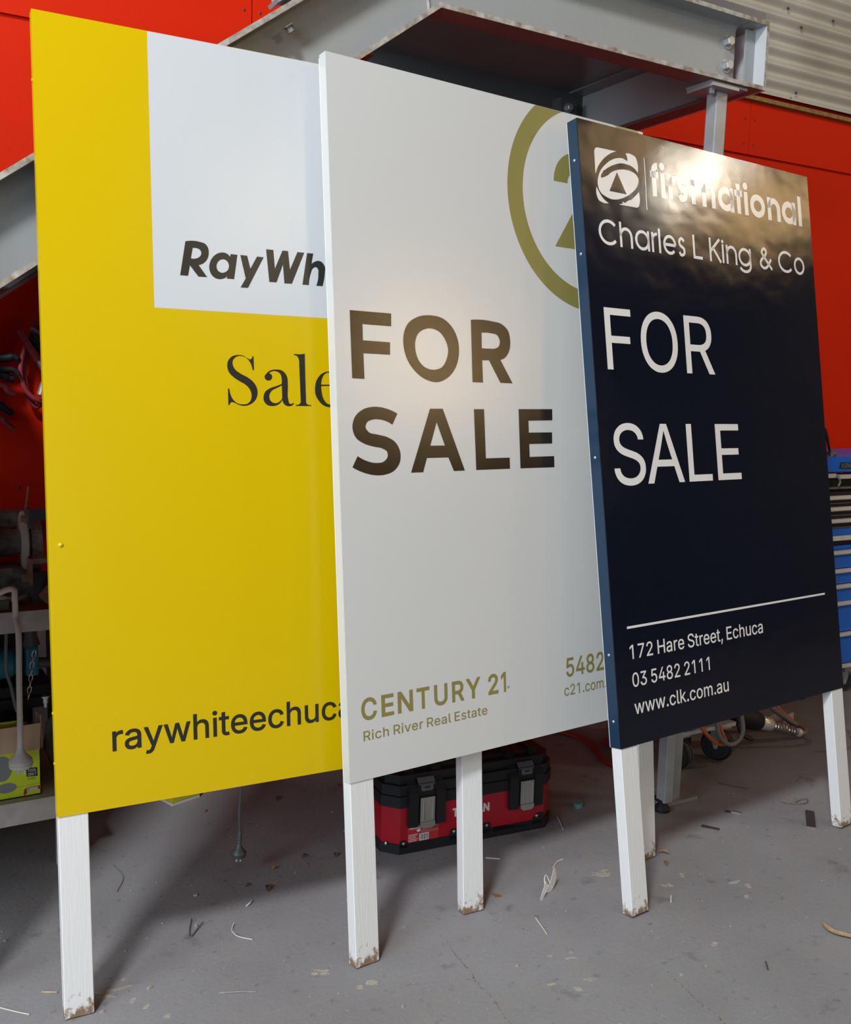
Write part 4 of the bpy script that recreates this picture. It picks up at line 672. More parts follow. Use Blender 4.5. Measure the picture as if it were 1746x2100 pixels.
P(MB().tube(bez([(1.487, T+FW-.012, ZB+.013), (1.475, T+FW-.013, ZB+.09), (1.461, T+FW-.012, ZT-.014), (1.459, T+FW-.012, ZT)]), .0045, 8), 'weld_bead', m_edge, smooth=True, label='weld seam between stringer and landing')
for k in range(11):
    x = 1.19-.245*k; z = ZB+0.085+(x-XL)*SL
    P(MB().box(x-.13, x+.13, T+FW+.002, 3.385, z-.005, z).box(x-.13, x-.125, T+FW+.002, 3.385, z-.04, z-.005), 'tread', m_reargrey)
# bolt under the top flange and the stanchion foot above it
P(MB().hexbolt((1.033, T+.03, 2.458), Vector((SL, 0, -1)).normalized(), .0115, .02), 'bolt', m_iron)
P(MB().box(0.990, 1.062, T+.012, T+.075, 2.524, 2.534, rot=Matrix.Rotation(-math.atan(SL), 3, 'Y')), 'stanchion_foot', m_galv)
P(MB().box(1.003, 1.053, T+.02, T+.07, 2.52, 3.5), 'handrail_stanchion', m_galv)
P(MB().hexbolt((1.000, T+.02, 2.548), (-.3, -1, .2), .012, .02), 'bolt', m_bolt)
# post under the landing
PX0, PX1, PY0, PY1 = 2.626, 2.678, 2.540, 2.592
lean = 0.028
mb = MB().box(PX0, PX1, PY0, PY1, 0.012, ZB-.022)
for v in mb.bm.verts:
    if v.co.z < 1: v.co.x -= .027; v.co.y += .012
bmesh.ops.bevel(mb.bm, geom=[e for e in mb.bm.edges if abs((e.verts[0].co-e.verts[1].co).normalized().z) > .9], offset=.005, segments=2, profile=.5, affect='EDGES')
P(mb, 'support_post', m_galv)
P(MB().box(2.567, 2.744, 2.515, 2.632, ZB-.010, ZB-.0005), 'cap_plate', m_galv)
P(MB().box(2.567, 2.693, 2.505, 2.627, ZB-.021, ZB-.0105), 'cap_plate', m_galv)
P(MB().hexbolt((2.598, 2.54, ZB-.021), (0, 0, -1), .010, .016), 'bolt', m_bolt)
P(MB().hexbolt((2.679, 2.60, ZB-.021), (0, 0, -1), .009, .014), 'bolt', m_bolt)
P(MB().box(2.558, 2.722, 2.530, 2.660, 0.0, 0.012), 'base_plate', m_galv)
P(MB().hexbolt((2.688, 2.615, 0.012), (0, 0, 1), .011, .02), 'bolt', m_rust)
# adjustable prop standing in front of the post
prop = thing('steel_prop', 'square steel leg on a black rubber foot in front of the landing post', 'prop', (2.52, 2.525, 0))
mb = MB().box(2.497, 2.539, 2.478, 2.522, 0.045, 0.95)
for v in mb.bm.verts:
    if v.co.z > .5: v.co.x -= .012; v.co.y -= .012
bmesh.ops.bevel(mb.bm, geom=[e for e in mb.bm.edges if abs((e.verts[0].co-e.verts[1].co).normalized().z) > .9], offset=.003, segments=2, profile=.5, affect='EDGES')
mb.build('tube', m_galv, prop, world=True)
MB().lathe((2.522, 2.514, 0), (0, 0, 1), [(0, .028), (.012, .030), (.02, .024), (.03, .014), (.046, .014)], 16).build('rubber_foot', m_dark, prop, smooth=True, world=True)
MB().box(2.496, 2.547, 2.488, 2.540, .040, .052).build('end_cap', m_dark, prop, world=True)

# ------------------------------------------------------------------ workbench under the stair and the things on it
BX1 = 0.655
bench = thing('workbench', 'grey steel workbench with a red top under the stair, left edge of the photo', 'workbench', (0, 3.3, 0))
BT, BF = 0.833, 3.05
MB().box(-1.4, BX1, BF+.004, 3.55, BT-.012, BT).build('bench_top', m_benchred, bench, world=True, label='glossy red top')
MB().box(-1.4, BX1, BF, BF+.004, BT-.062, BT+.001).build('front_lip', m_benchgrey, bench, world=True)
MB().box(BX1-.165, BX1-.115, BF-.003, BF, BT-.060, BT-.002).build('lip_bracket', m_benchgrey, bench, world=True)
for x in (-1.36, BX1-.150):
    for y in (3.075, 3.50):
        MB().box(x, x+.045, y, y+.04, 0, BT-.062).build('leg', m_benchgrey, bench, world=True)
MB().box(-1.4, BX1-.055, BF+.004, 3.52, .236, .246).build('lower_shelf', m_benchgrey, bench, world=True)
MB().box(-1.4, BX1-.152, BF, BF+.004, .176, .247).build('shelf_lip', m_benchgrey, bench, world=True, label='grey lip along the lower shelf')
MB().box(BX1-.152, BX1-.10, BF+.002, BF+.006, .176, .245).build('shelf_lip', m_iron, bench, world=True)
MB().cyl((-1.4, 3.50, 1.055), (0.52, 3.50, 1.055), .031, 20).build('back_rail', m_iron, bench, smooth=True, world=True, label='dark steel tube along the back of the bench')
for x in (-1.2, .30): MB().box(x-.02, x+.02, 3.48, 3.52, BT, 1.03).build('rail_post', m_iron, bench, world=True)

MB().box(-1.38, BX1-.02, 3.53, 3.548, .05, BT-.012).build('shade_panel', m_dark, bench, world=True)  # dark sheet added to give the black shade under the bench
# bench grinder
gr = thing('bench_grinder', 'old bench grinder with a glittering grey stone on the red bench top', 'grinder', (0.42, 3.24, BT))
wx, wy, wz = 0.487, 3.26, 1.005
MB().lathe((0.25, wy+.03, 1.015), (1, 0, 0), [(0, .03), (.02, .075), (.10, .080), (.125, .060)], 24).build('motor_housing', m_iron, gr, smooth=True, world=True)
MB().lathe((0.375, wy+.02, 1.010), (1, 0, 0), [(0, .042), (.004, .046), (.06, .040), (.072, .038)], 24).build('spindle_collar', m_iron, gr, smooth=True, world=True)
MB().lathe((0.444, wy+.02, wz), (1, 0, 0), [(0, .055), (.006, .100), (.012, .102), (.016, .100)], 28).build('inner_guard', m_benchgrey, gr, smooth=True, world=True)
MB().lathe((0.467, wy+.02, wz), (1, 0, 0), [(0, .080), (.002, .088), (.033, .088), (.035, .080)], 32).build('grinding_wheel', m_stone, gr, smooth=True, world=True)
MB().box(0.459, 0.512, 3.166, 3.172, 1.090, 1.125, rot=Matrix.Rotation(.12, 3, 'Z')).box(0.456, 0.462, 3.166, 3.26, 1.065, 1.125).build('spark_guard', m_claspgrey, gr, world=True)
MB().box(0.456, 0.4585, 3.190, 3.215, 1.12, 1.192, rot=Matrix.Rotation(.14, 3, 'Y')).build('guard_stem', m_rust, gr, world=True)
MB().hexbolt((0.456, 3.20, 1.092), (-1, 0, 0), .012, .018).build('bolt', m_rust, gr, world=True)
MB().box(0.452, 0.535, 3.120, 3.172, .963, .978).box(0.450, 0.458, 3.125, 3.172, .895, .978).build('tool_rest', m_rust, gr, world=True)
MB().hexbolt((0.450, 3.15, .915), (-1, 0, 0), .014, .02).build('bolt', m_rust, gr, world=True)
MB().prism([(0.33, BT), (0.52, BT), (0.505, .915), (0.42, .94), (0.345, .94)], 'y', 3.20, 3.32).build('pedestal', m_iron, gr, world=True)
MB().box(0.462, 0.51, 3.168, 3.20, BT+.0, .925).box(0.478, 0.492, 3.160, 3.170, .865, .915).build('eye_shield_clamp', m_claspgrey, gr, world=True)

# power cords
def plug(parent, base, axis, k, m, mp_):
    base = Vector(base); ax = Vector(axis).normalized()
    MB().lathe(base, ax, [(-.012*k, .006*k), (0, .0085*k), (.012*k, .010*k), (.026*k, .018*k), (.040*k, .031*k), (.046*k, .0325*k), (.050*k, .0305*k), (.052*k, .0325*k), (.062*k, .030*k), (.066*k, .024*k)], 24).build('plug', m, parent, smooth=True, world=True)
    u = ax.orthogonal().normalized(); v = ax.cross(u)
    for a in (0.5, 2.6, 4.7):
        q = base+ax*.066*k+(u*math.cos(a)+v*math.sin(a))*.010*k
        MB().tube([q, q+ax*.017*k], .0032*k, 6, flat=.4).build('pin', mp_, parent, world=True)
c1 = thing('extension_lead', 'thick grey power cord with a large round plug hanging off the bench front', 'cord', (0.395, 3.02, 0.3))
pts = [(0.20, 3.12, .86), (0.30, 3.06, .875), (0.3793, 3.0019, 0.9139), (0.3888, 3.0019, 0.8815), (0.394, 3.034, .828), (0.3964, 3.0019, 0.7786), (0.3936, 2.9924, 0.6328), (0.3926, 2.9924, 0.4841), (0.3917, 2.9924, 0.425)]
MB().tube(bez(pts, 8), .0085, 12).build('flex', m_cord, c1, smooth=True, world=True)
plug(c1, (0.3912, 2.9924, 0.4441), (0.02, 0, -1), 1.05, m_cord, m_alu)
c1b = MB().tube(bez([(0.1, 3.34, BT+.012), (0.30, 3.50, BT+.012), (0.4384, 3.4308, 0.8663), (0.462, 3.36, BT+.0105), (0.486, 3.36, BT+.0105), (0.470, 3.25, BT+.0125), (0.435, 3.16, BT+.012), (0.37, 3.075, BT+.014), (0.28, 3.055, BT+.018), (.1, 3.055, BT+.02)][0:1]+[(0.30, 3.52, BT+.012), (0.42, 3.50, BT+.012), (0.468, 3.42, BT+.011), (0.482, 3.335, BT+.011), (0.465, 3.25, BT+.012), (0.415, 3.155, BT+.018), (0.34, 3.085, BT+.042), (0.2, 3.072, BT+.044)], 8), .0075, 10)
single(c1b, 'extension_lead', m_cord, 'grey power cord lying in a wide loop on the red bench top', 'cord', smooth=True)
c3 = thing('extension_lead', 'thin dark grey cord hanging behind the thick grey one, below the bench lip', 'cord', (0.37, 3.07, 0.5))
MB().tube(bez([(0.372, 3.075, .768), (0.370, 3.078, .66), (0.382, 3.078, .60), (0.395, 3.08, .53), (0.412, 3.085, .50)], 8), .005, 8).build('flex', m_corddark, c3, smooth=True, world=True)
c2 = thing('extension_lead', 'black power cord with a ribbed plug hanging below the yellow sign', 'cord', (0.98, 2.75, 0.06))
MB().tube(bez([(1.0, 2.80, 2.17), (1.002, 2.76, 1.4), (1.0, 2.752, .8), (0.990, 2.75, .40), (0.987, 2.75, .297), (0.981, 2.75, .21), (0.983, 2.75, .150), (0.9825, 2.75, .13)], 8), .0042, 8).build('flex', m_blackcord, c2, smooth=True, world=True)
MB().lathe((0.983, 2.75, .155), (-.06, 0, -1), [(k*.004, .0078 if k % 2 else .0062) for k in range(12)], 12).build('strain_relief', m_blackcord, c2, world=True)
plug(c2, (0.981, 2.75, .117), (-.06, 0, -1), .72, m_blackcord, m_alu)

# oddments on the bench top
single(MB().box(0.25, 0.385, 3.085, 3.20, BT+.0005, BT+.03), 'steel_block', m_corddark, 'dark grey metal block at the left end of the bench front', 'block', bevel=.003)
single(MB().prism([(0.18, 3.22), (0.30, 3.22), (0.318, 3.26), (0.31, 3.33), (0.18, 3.34)], 'z', BT+.0005, BT+.045), 'tool_tray', m_iron, 'small dark tray of bits inside the cord loop on the bench', 'tray', bevel=.004)
single(MB().prism([(.405, 3.255), (.50, 3.245), (.515, 3.30), (.46, 3.325), (.43, 3.30)], 'z', BT+.0005, BT+.004), 'crumpled_wrapper', m_whitebracket, 'crumpled pale plastic wrapper under the grinder', 'wrapper')
vs_ = MB().tube(bez([(.565, 3.13, BT+.075), (.53, 3.11, BT+.065), (.497, 3.085, BT+.040), (.478, 3.08, BT+.024)], 6), .022, 12, radii=[.022]*7+[.024]*6+[.022]*5+[.016])
single(vs_, 'leather_glove', m_rust, 'brown bundled work glove beside the yellow sign on the bench', 'glove', smooth=True)

# on the lower shelf
SH = .2465
car = thing('lime_carton', 'open lime green carton with a bare cardboard flap on the lower bench shelf', 'carton', (0.40, 3.10, SH))
cx0, cx1, cy0, cy1, cz1 = 0.16, 0.462, 3.088, 3.36, .395
MB().box(cx0, cx1, cy0, cy0+.003, SH, cz1).box(cx0, cx1, cy1-.003, cy1, SH, cz1).box(cx0, cx0+.003, cy0, cy1, SH, cz1).box(cx1-.003, cx1, cy0, cy1, SH, cz1).box(cx0, cx1, cy0, cy1, SH, SH+.003).build('carton_box', m_lime, car, world=True)
fl_ = MB().prism([(cx0, cz1-.003), (cx1-.002, cz1-.003), (cx1+.001, cz1+.080), (cx0, cz1+.075)], 'y', cy0-.006, cy0-.003); fl_.build('front_flap', m_kraft, car, world=True, label='bare brown cardboard flap')
MB().prism([(3.09, cz1), (3.20, cz1), (3.20, cz1+.085), (3.10, cz1+.10)], 'x', cx1+.003, cx1+.006).build('side_flap', m_kraft, car, world=True, label='bare brown cardboard flap')
MB().box(cx0, .40, 3.12, 3.123, cz1-.01, cz1+.085).build('inner_flap', m_lime, car, world=True)
MB().poly([[ell(.352, .345, .028, .040, 0, 345, 20)], [ell(.362, .283, .030, .016, 0, 345, 20)]], cy0-.0005).build('product_picture', m_greyprint, car, world=True)
MB().poly([[[(.420, .337), (.452, .334), (.452, .306), (.420, .309)]]], cy0-.0005).build('label_patch', m_printblack, car, world=True)
MB().poly(typeset('TOOL', .424, .449, .323, .0085, bold=20)+typeset('ONLY', .424, .449, .311, .0085, bold=20), cy0-.0009).build('print', m_letterw, car, world=True)
MB().poly([[[(.30, .2795-.004), (cx1, .283), (cx1, .2835), (.30, .2758)]]]+[[[(.423, .303-.004*k), (.447, .3025-.004*k), (.447, .3015-.004*k), (.423, .302-.004*k)]] for k in range(2)], cy0-.0005).build('print', m_printblack, car, world=True)
MB().poly([[[(.413, .270), (.424, .274), (.461, .275), (.461, .264), (.424, .262), (.415, .250), (.410, .256)]]], cy0-.0005).build('badge', m_redprint, car, world=True)
MB().poly([[[(.426, .272), (.452, .273), (.452, .263), (.426, .262)]]], cy0-.0009).build('badge_panel', m_letterw, car, world=True)
MB().poly([g for t_ in ['6'] for g in typeset(t_, .4195, .4255, .2605, .0125, bold=24)], cy0-.0010).build('badge_numeral', m_letterw, car, world=True)

teal = thing('power_drill', 'teal and grey power tool standing behind the hanging cord on the shelf', 'power tool', (0.42, 3.15, SH))
MB().lathe((0.22, 3.17, .655), (1, 0, 0), [(0, .040), (.01, .052), (.12, .054), (.175, .050), (.185, .040)], 20).build('motor_body', m_teal, teal, smooth=True, world=True)
MB().box(.432, .470, 3.128, 3.18, .610, .705).build('gear_case', m_teal, teal, world=True, bevel=.008)
MB().lathe((.452, 3.15, .705), (-.05, 0, 1), [(0, .026), (.03, .019), (.062, .017)], 16).build('cable_boot', m_claspgrey, teal, smooth=True, world=True)
MB().cyl((.47, 3.16, .645), (.53, 3.15, .640), .016, 14).build('chuck', m_claspgrey, teal, smooth=True, world=True)
MB().box(.30, .36, 3.14, 3.19, .56, .64).build('handle', m_teal, teal, world=True, bevel=.01)
case = thing('tool_case', 'flat black tool case lying on the open carton under the teal tool', 'case', (0.36, 3.2, cz1))
MB().box(.12, .520, 3.215, 3.40, .482, .520).box(.12, .520, 3.215, 3.40, .522, .560).build('case_shell', m_blackplastic, case, bevel=.006, world=True)
MB().box(.30, .36, 3.209, 3.215, .505, .535).build('case_catch', m_blackplastic, case, world=True)
ch = thing('chain', 'short bright steel chain dangling in front of the black case', 'chain', (0.44, 3.11, .54))
links = [(0.4522, 3.1068, 0.688), (0.4503, 3.1068, 0.6728), (0.4451, 3.1068, 0.6537), (0.4441, 3.1068, 0.6328), (0.4412, 3.1068, 0.6137), (0.4393, 3.1068, 0.5947), (0.4365, 3.1068, 0.5775), (0.4346, 3.1068, 0.5584)]
for i, p_ in enumerate(links):
    e = ell(0, 0, .0055, .0115, 0, 330, 11); a = .0 if i % 2 == 0 else 1.2
    pp = [(p_[0]+q[0]*math.cos(a)+q[1]*.15, p_[1]+q[0]*math.sin(a)-.004, p_[2]+q[1]) for q in e]
    MB().tube(pp, .0016, 6, closed=True).build('link', m_chain, ch, smooth=True, world=True)
st_ = thing('chrome_coupling', 'small chrome fitting on the edge of the black case', 'fitting', (0.4813, 3.1068, 0.547))
bx_, by_, bz_ = (0.4813, 3.0972, 0.5184)
MB().lathe((bx_, by_, bz_), (0, 0, 1), [(0, .006), (.012, .006), (.013, .009), (.028, .009), (.03, .013), (.036, .013), (.038, .008)], 14).build('barrel', m_chain, st_, smooth=True, world=True)
bag = MB(); bmesh.ops.create_uvsphere(bag.bm, u_segments=20, v_segments=12, radius=1)
for v in bag.bm.verts:
    n_ = noise.noise(v.co*2.3)*.12
    v.co = Vector((.555+v.co.x*.055*(1+n_), 3.25+v.co.y*.09*(1+n_), SH+.105+v.co.z*.105*(1+n_*.6)))
single(bag, 'grey_sack', m_bag, 'lumpy grey sack beside the lime carton on the shelf', 'bag', smooth=True)

# ------------------------------------------------------------------ hung on the red wall under the stair
jl = thing('jumper_leads', 'red jumper leads with clamps coiled on the dark red wall, left of the yellow sign', 'cable', (0.54, 3.53, 1.38))
MB().tube(bez([(0.5718, 3.5452, 1.7621), (0.5489, 3.5452, 1.7116), (0.5346, 3.5452, 1.6811), (0.5108, 3.5404, 1.6239), (0.4946, 3.5356, 1.5496), (0.507, 3.5356, 1.4905), (0.5365, 3.5356, 1.4571), (0.5718, 3.5452, 1.4447)], 8), .0085, 10).build('lead', m_pinkgrip, jl, smooth=True, world=True)
MB().tube(bez([(0.5718, 3.5595, 1.7573), (0.5575, 3.5595, 1.6906), (0.527, 3.5595, 1.6144), (0.5099, 3.5595, 1.5496), (0.5222, 3.5595, 1.4619), (0.548, 3.5595, 1.4285), (0.5718, 3.5595, 1.4619)], 8), .0085, 10).build('lead', m_pinkgrip, jl, smooth=True, world=True)
MB().tube([(0.4889, 3.507, 1.6792), (0.4975, 3.507, 1.6639), (0.5318, 3.507, 1.6096), (0.5461, 3.507, 1.5839)], .013, 12, flat=.7).build('clamp_handle', m_pinkgrip, jl, smooth=True, world=True, label='red clamp handle')
MB().tube([(0.5299, 3.5166, 1.6639), (0.5394, 3.5166, 1.6525), (0.5718, 3.5166, 1.6048)], .016, 12).build('clamp_handle', m_blackplastic, jl, smooth=True, world=True, label='black clamp handle')
MB().tube([(0.5461, 3.507, 1.5858), (0.5623, 3.507, 1.5524), (0.5699, 3.507, 1.5334)], .010, 8, flat=.4).build('clamp_jaw', m_bolt, jl, world=True)
MB().tube([(0.5699, 3.507, 1.5286), (0.5575, 3.507, 1.5048), (0.548, 3.507, 1.4714)], .010, 8, flat=.4).build('clamp_jaw', m_bolt, jl, world=True)
MB().tube([(0.527, 3.5261, 1.6877), (0.5451, 3.5261, 1.6773), (0.5689, 3.5261, 1.6601)], .013, 8, flat=.5).build('tie', m_bag, jl, world=True)
for i, (pts, lab) in enumerate([([(0.2859, 3.5261, 1.5953), (0.4289, 3.5261, 1.5877), (0.4717, 3.5261, 1.5934), (0.4879, 3.5261, 1.5858)], 'black clamp handle hung on the dark red wall, uppermost of three'),
                                ([(0.2859, 3.5261, 1.5429), (0.4289, 3.5261, 1.5362), (0.4536, 3.5261, 1.5229), (0.4746, 3.5261, 1.521)], 'forked black clamp handle hung on the dark red wall, middle of three'),
                                ([(0.2859, 3.5261, 1.4476), (0.4193, 3.5261, 1.4352), (0.4403, 3.5261, 1.4219), (0.467, 3.5261, 1.4066)], 'black clamp handle hung on the dark red wall, lowest of three')]):
    t_ = thing('spring_clamp', lab, 'clamp', (.38, 3.526, pts[1][2]), group='spring clamps on the wall')
    MB().tube(bez(pts, 6), .013, 10, radii=[.014]*6+[.0135]*6+[.0115]*6+[.009], flat=1).build('handle', m_blackplastic, t_, smooth=True, world=True)
    MB().tube(bez([(p_[0]-.002, p_[1]-.012, p_[2]-.027-.008*k) for k, p_ in enumerate(pts)], 6), .010, 10).build('handle', m_pinkgrip if i else m_blackplastic, t_, smooth=True, world=True)

# ------------------------------------------------------------------ red and black tool box on the floor behind the white sign
tbx = thing('tool_box', 'red and black tool box with two silver latches on the floor behind the white sign', 'tool box', (1.445, 2.66, 0), -math.radians(5.6))
D = .27
def foot(x0, x1, y0, y1, c): return [(x0+c, y0), (x1-c, y0), (x1, y0+c), (x1, y1-c), (x1-c, y1), (x0+c, y1), (x0, y1-c), (x0, y0+c)]
X0, X1 = .005, .650
MB().prism(foot(X0, X1, .004, D-.004, .048), 'z', .004, .175).build('body', m_redbox, tbx, bevel=.003)
bb = MB().prism(foot(X0-.004, X1+.004, 0, D, .048), 'z', 0, .034)
bb.prism([(.052, .02), (.078, .02), (.078, .040), (.070, .046), (.058, .046), (.052, .040)], 'y', 0, .02).prism([(.232, .02), (.392, .02), (.385, .056), (.24, .056), (.236, .050)], 'y', 0, .02).prism([(.555, .02), (.60, .02), (.60, .058), (.575, .058), (.56, .045)], 'y', 0, .02).prism([(.552, .02), (.452, .034), (.40, .034), (.40, .02)], 'y', 0, .02)
bb.build('base', m_blackplastic, tbx, bevel=.002)
MB().prism(foot(X0-.004, X1+.004, 0, D, .048), 'z', .158, .196).prism(foot(X0+.0, X1, .004, D-.004, .046), 'z', .198, .232).build('rim', m_blackplastic, tbx, bevel=.004)
MB().prism(foot(X0+.012, X1-.012, .018, D-.018, .04), 'z', .232, .262).prism(foot(X0+.05, X1-.05, .05, D-.05, .03), 'z', .262, .276).build('lid', m_blackplastic, tbx, bevel=.008)
MB().tube([(.13, D/2, .27), (.15, D/2, .30), (.50, D/2, .30), (.52, D/2, .27)], .014, 10).build('handle', m_blackplastic, tbx, smooth=True)
for xa in (.143, .522):
    for s_ in (-1, 1):
        xb = xa+s_*.049
        MB().prism([(-.012, .092), (.010, .092), (.010, .20), (.06, .268), (.20, .272), (.20, .285), (.05, .285), (-.012, .205)], 'x', xb-.017, xb+.017).build('latch_tower', m_blackplastic, tbx, bevel=.003)
    MB().box(xa-.032, xa+.032, -.004, .006, .10, .235).build('latch_recess', m_blackplastic, tbx)
    lt = MB().box(xa-.026, xa+.026, -.016, -.010, .107, .190).build('latch', m_latch, tbx, bevel=.0015)
    lb = MB().prism([(-.026, .107), (-.026, .094), (-.016, .086), (.016, .086), (.026, .094), (.026, .107)], 'y', -.019, -.012)
    for v in lb.bm.verts: v.co.x += xa
    lb.build('latch_tab', m_latch, lt)
    rb2 = MB()
    for dx in (-.017, .0, .017):
        if dx: rb2.cyl((xa+dx, -.0165, .115), (xa+dx, -.0165, .185), .0042, 8)
    rb2.build('latch_rib', m_latch, lt, smooth=True)
    cl_ = MB().prism([(-.030, .250), (.030, .250), (.030, .232), (.021, .228), (.021, .214), (.017, .210), (-.017, .210), (-.021, .214), (-.021, .228), (-.030, .232)], 'y', -.008, -.002)
    for v in cl_.bm.verts: v.co.x += xa; v.co.y += max(0, (v.co.z-.228))*.8
    cl_.build('clasp_plate', m_claspgrey, tbx)
    MB().box(xa-.010, xa+.010, -.0092, -.007, .219, .225).build('clasp_slot', m_printblack, tbx)
for (x, z) in ((.065, .036), (.249, .047), (.374, .047), (.572, .049)):
    MB().lathe((x, .001, z), (0, -1, 0), [(0, .0055), (.002, .0055), (.004, .003)], 12).build('rivet', m_latch, tbx, smooth=True)
MB().lathe((.012, .026, .036), (-.7, -.7, 0), [(0, .0055), (.002, .0055), (.004, .003)], 12).build('rivet', m_latch, tbx, smooth=True)
Yf = .0035
MB().poly([[[(.080, .088), (.193, .085), (.193, .034), (.080, .031)]]], Yf).build('paper_label', m_redlabel, tbx)
MB().poly([[[(.128, .086), (.192, .0835), (.192, .076), (.128, .077)]], [[(.128, .073), (.192, .072), (.192, .062), (.128, .062)]]], Yf-.0004).build('label_patch', m_pinklabel, tbx)
MB().poly(typeset('TROJAN', .083, .126, .0790, .0095, bold=34), Yf-.0005).build('lettering', m_letterw, tbx)
MB().poly([[[(.113, .076), (.126, .0765), (.126, .070), (.1195, .066), (.113, .070)]]]+[[[(.083, .061-.0055*k), (.083+.034-.004*(k % 3), .0613-.0055*k), (.083+.034-.004*(k % 3), .0592-.0055*k), (.083, .0589-.0055*k)]] for k in range(5)], Yf-.0004).build('label_print', m_letterw, tbx)
MB().poly([[[(.122, .060), (.157, .0605), (.157, .036), (.122, .0355)]]], Yf-.0004).build('barcode_panel', m_letterw, tbx)
MB().poly([[[(.125+.0033*k, .058), (.125+.0033*k+.0008+.0012*((k*7) % 3)/2, .058), (.125+.0033*k+.0008+.0012*((k*7) % 3)/2, .0385), (.125+.0033*k, .0385)]] for k in range(9)], Yf-.0008).build('barcode', m_printblack, tbx)
MB().poly(typeset('TROJAN', .243, .384, .099, .0265, bold=36, slant=0.0), Yf-.0004).build('lettering', m_letterw, tbx, label='white capitals on the red front')

# ------------------------------------------------------------------ blue tool chest on castors at the right
tc_ = thing('tool_chest', 'blue roller tool chest with aluminium drawer pulls against the red wall on the right', 'tool chest', (4.45, 3.3, 0))
CX0, CX1, CY0, CY1 = 4.02, 4.78, 3.10, 3.50
def C(mb, name, m, **k): return mb.build(name, m, tc_, world=True, **k)
C(MB().box(CX0, CX1, CY0+.02, CY1, .165, .800), 'cabinet_shell', m_blue)
C(MB().box(CX0, CX1, CY0+.004, CY0+.03, .165, .185), 'cabinet_rail', m_benchgrey)
for z0, z1, zh in ((.190, .335, None), (.360, .500, .342), (.515, .590, .508), (.610, .672, .594), (.690, .760, .676)):
    d = C(MB().prism([(CY0+.003, z0), (CY0+.02, z0), (CY0+.02, z1), (CY0+.006, z1), (CY0+.0, z1-.012), (CY0+.0, z0+.012)], 'x', CX0+.012, CX1-.012), 'drawer', m_blue)
    if zh: pass
def pull(z, name='drawer_pull', par=None, hh=.020):
    return MB().prism([(CY0-.002, z), (CY0-.014, z-.001), (CY0-.018, z+.004), (CY0-.016, z+hh-.002), (CY0-.010, z+hh), (CY0-.002, z+hh)], 'x', CX0+.012, CX1-.012).build(name, m_alu, tc_, world=True, bevel=.0015)
for z in (.338, .500, .588, .668, .762): pull(z)
C(MB().box(CX0+.005, CX1-.005, CY0+.03, CY1-.01, .782, .840), 'gap_frame', m_blackplastic)
# upper box
C(MB().box(CX0+.01, CX1-.01, CY0+.045, CY1, .830, 1.150), 'top_box', m_blackplastic)
C(MB().box(CX0+.01, CX1-.01, CY0+.004, CY0+.05, .856, .890), 'lower_band', m_blue)
C(MB().box(CX0+.01, CX1-.01, CY0+.002, CY0+.05, .830, .854), 'band_trim', m_benchgrey)
for z in (.900, .962, 1.022): C(MB().box(CX0+.015, CX1-.015, CY0+.012, CY0+.046, z-.006, z+.052), 'tray_front', m_blackplastic); C(MB().box(CX0+.015, CX1-.015, CY0+.009, CY0+.02, z-.008, z-.001), 'tray_edge', m_claspgrey)
for z in (.922, .982, 1.038): pull(z)
C(MB().box(CX0+.015, CX1-.015, CY0+.012, CY0+.2, 1.088, 1.098), 'tray_floor', m_claspgrey)
C(MB().box(CX0+.015, 4.152, CY0-.004, CY0+.02, 1.146, 1.166).box(4.186, CX1-.015, CY0-.004, CY0+.02, 1.140, 1.160), 'tray_lip', m_alu)
lid = C(MB().prism([(CY0, 1.176), (CY0+.014, 1.170), (CY1, 1.235), (CY1, 1.262), (CY0+.04, 1.256), (CY0, 1.250)], 'x', CX0+.005, CX1-.005), 'lid', m_blue, bevel=.006)
C(MB().prism([(4.175, 1.192), (4.40, 1.186), (4.40, 1.216), (4.186, 1.222)], 'y', CY0-.004, CY0+.002), 'name_plate', m_blackplastic, bevel=.001)
C(MB().poly(typeset('KINCROME', 4.186, 4.385, 1.1955, .020, bold=40, slant=.2), CY0-.0045), 'lettering', m_claspgrey)
C(MB().tube([(4.062, 3.11, 1.385), (4.082, 3.11, 1.345), (4.128, 3.12, 1.262)], .0065, 10, radii=[.0075, .0075, .006]), 'lid_strut', m_blackplastic, smooth=True)
C(MB().cyl((4.120, 3.105, 1.262), (4.150, 3.115, 1.262), .012, 10), 'strut_pivot', m_iron, smooth=True)
C(MB().box(4.02, 4.105, 3.10, 3.12, 1.258, 1.274), 'strut_bracket', m_blackplastic)
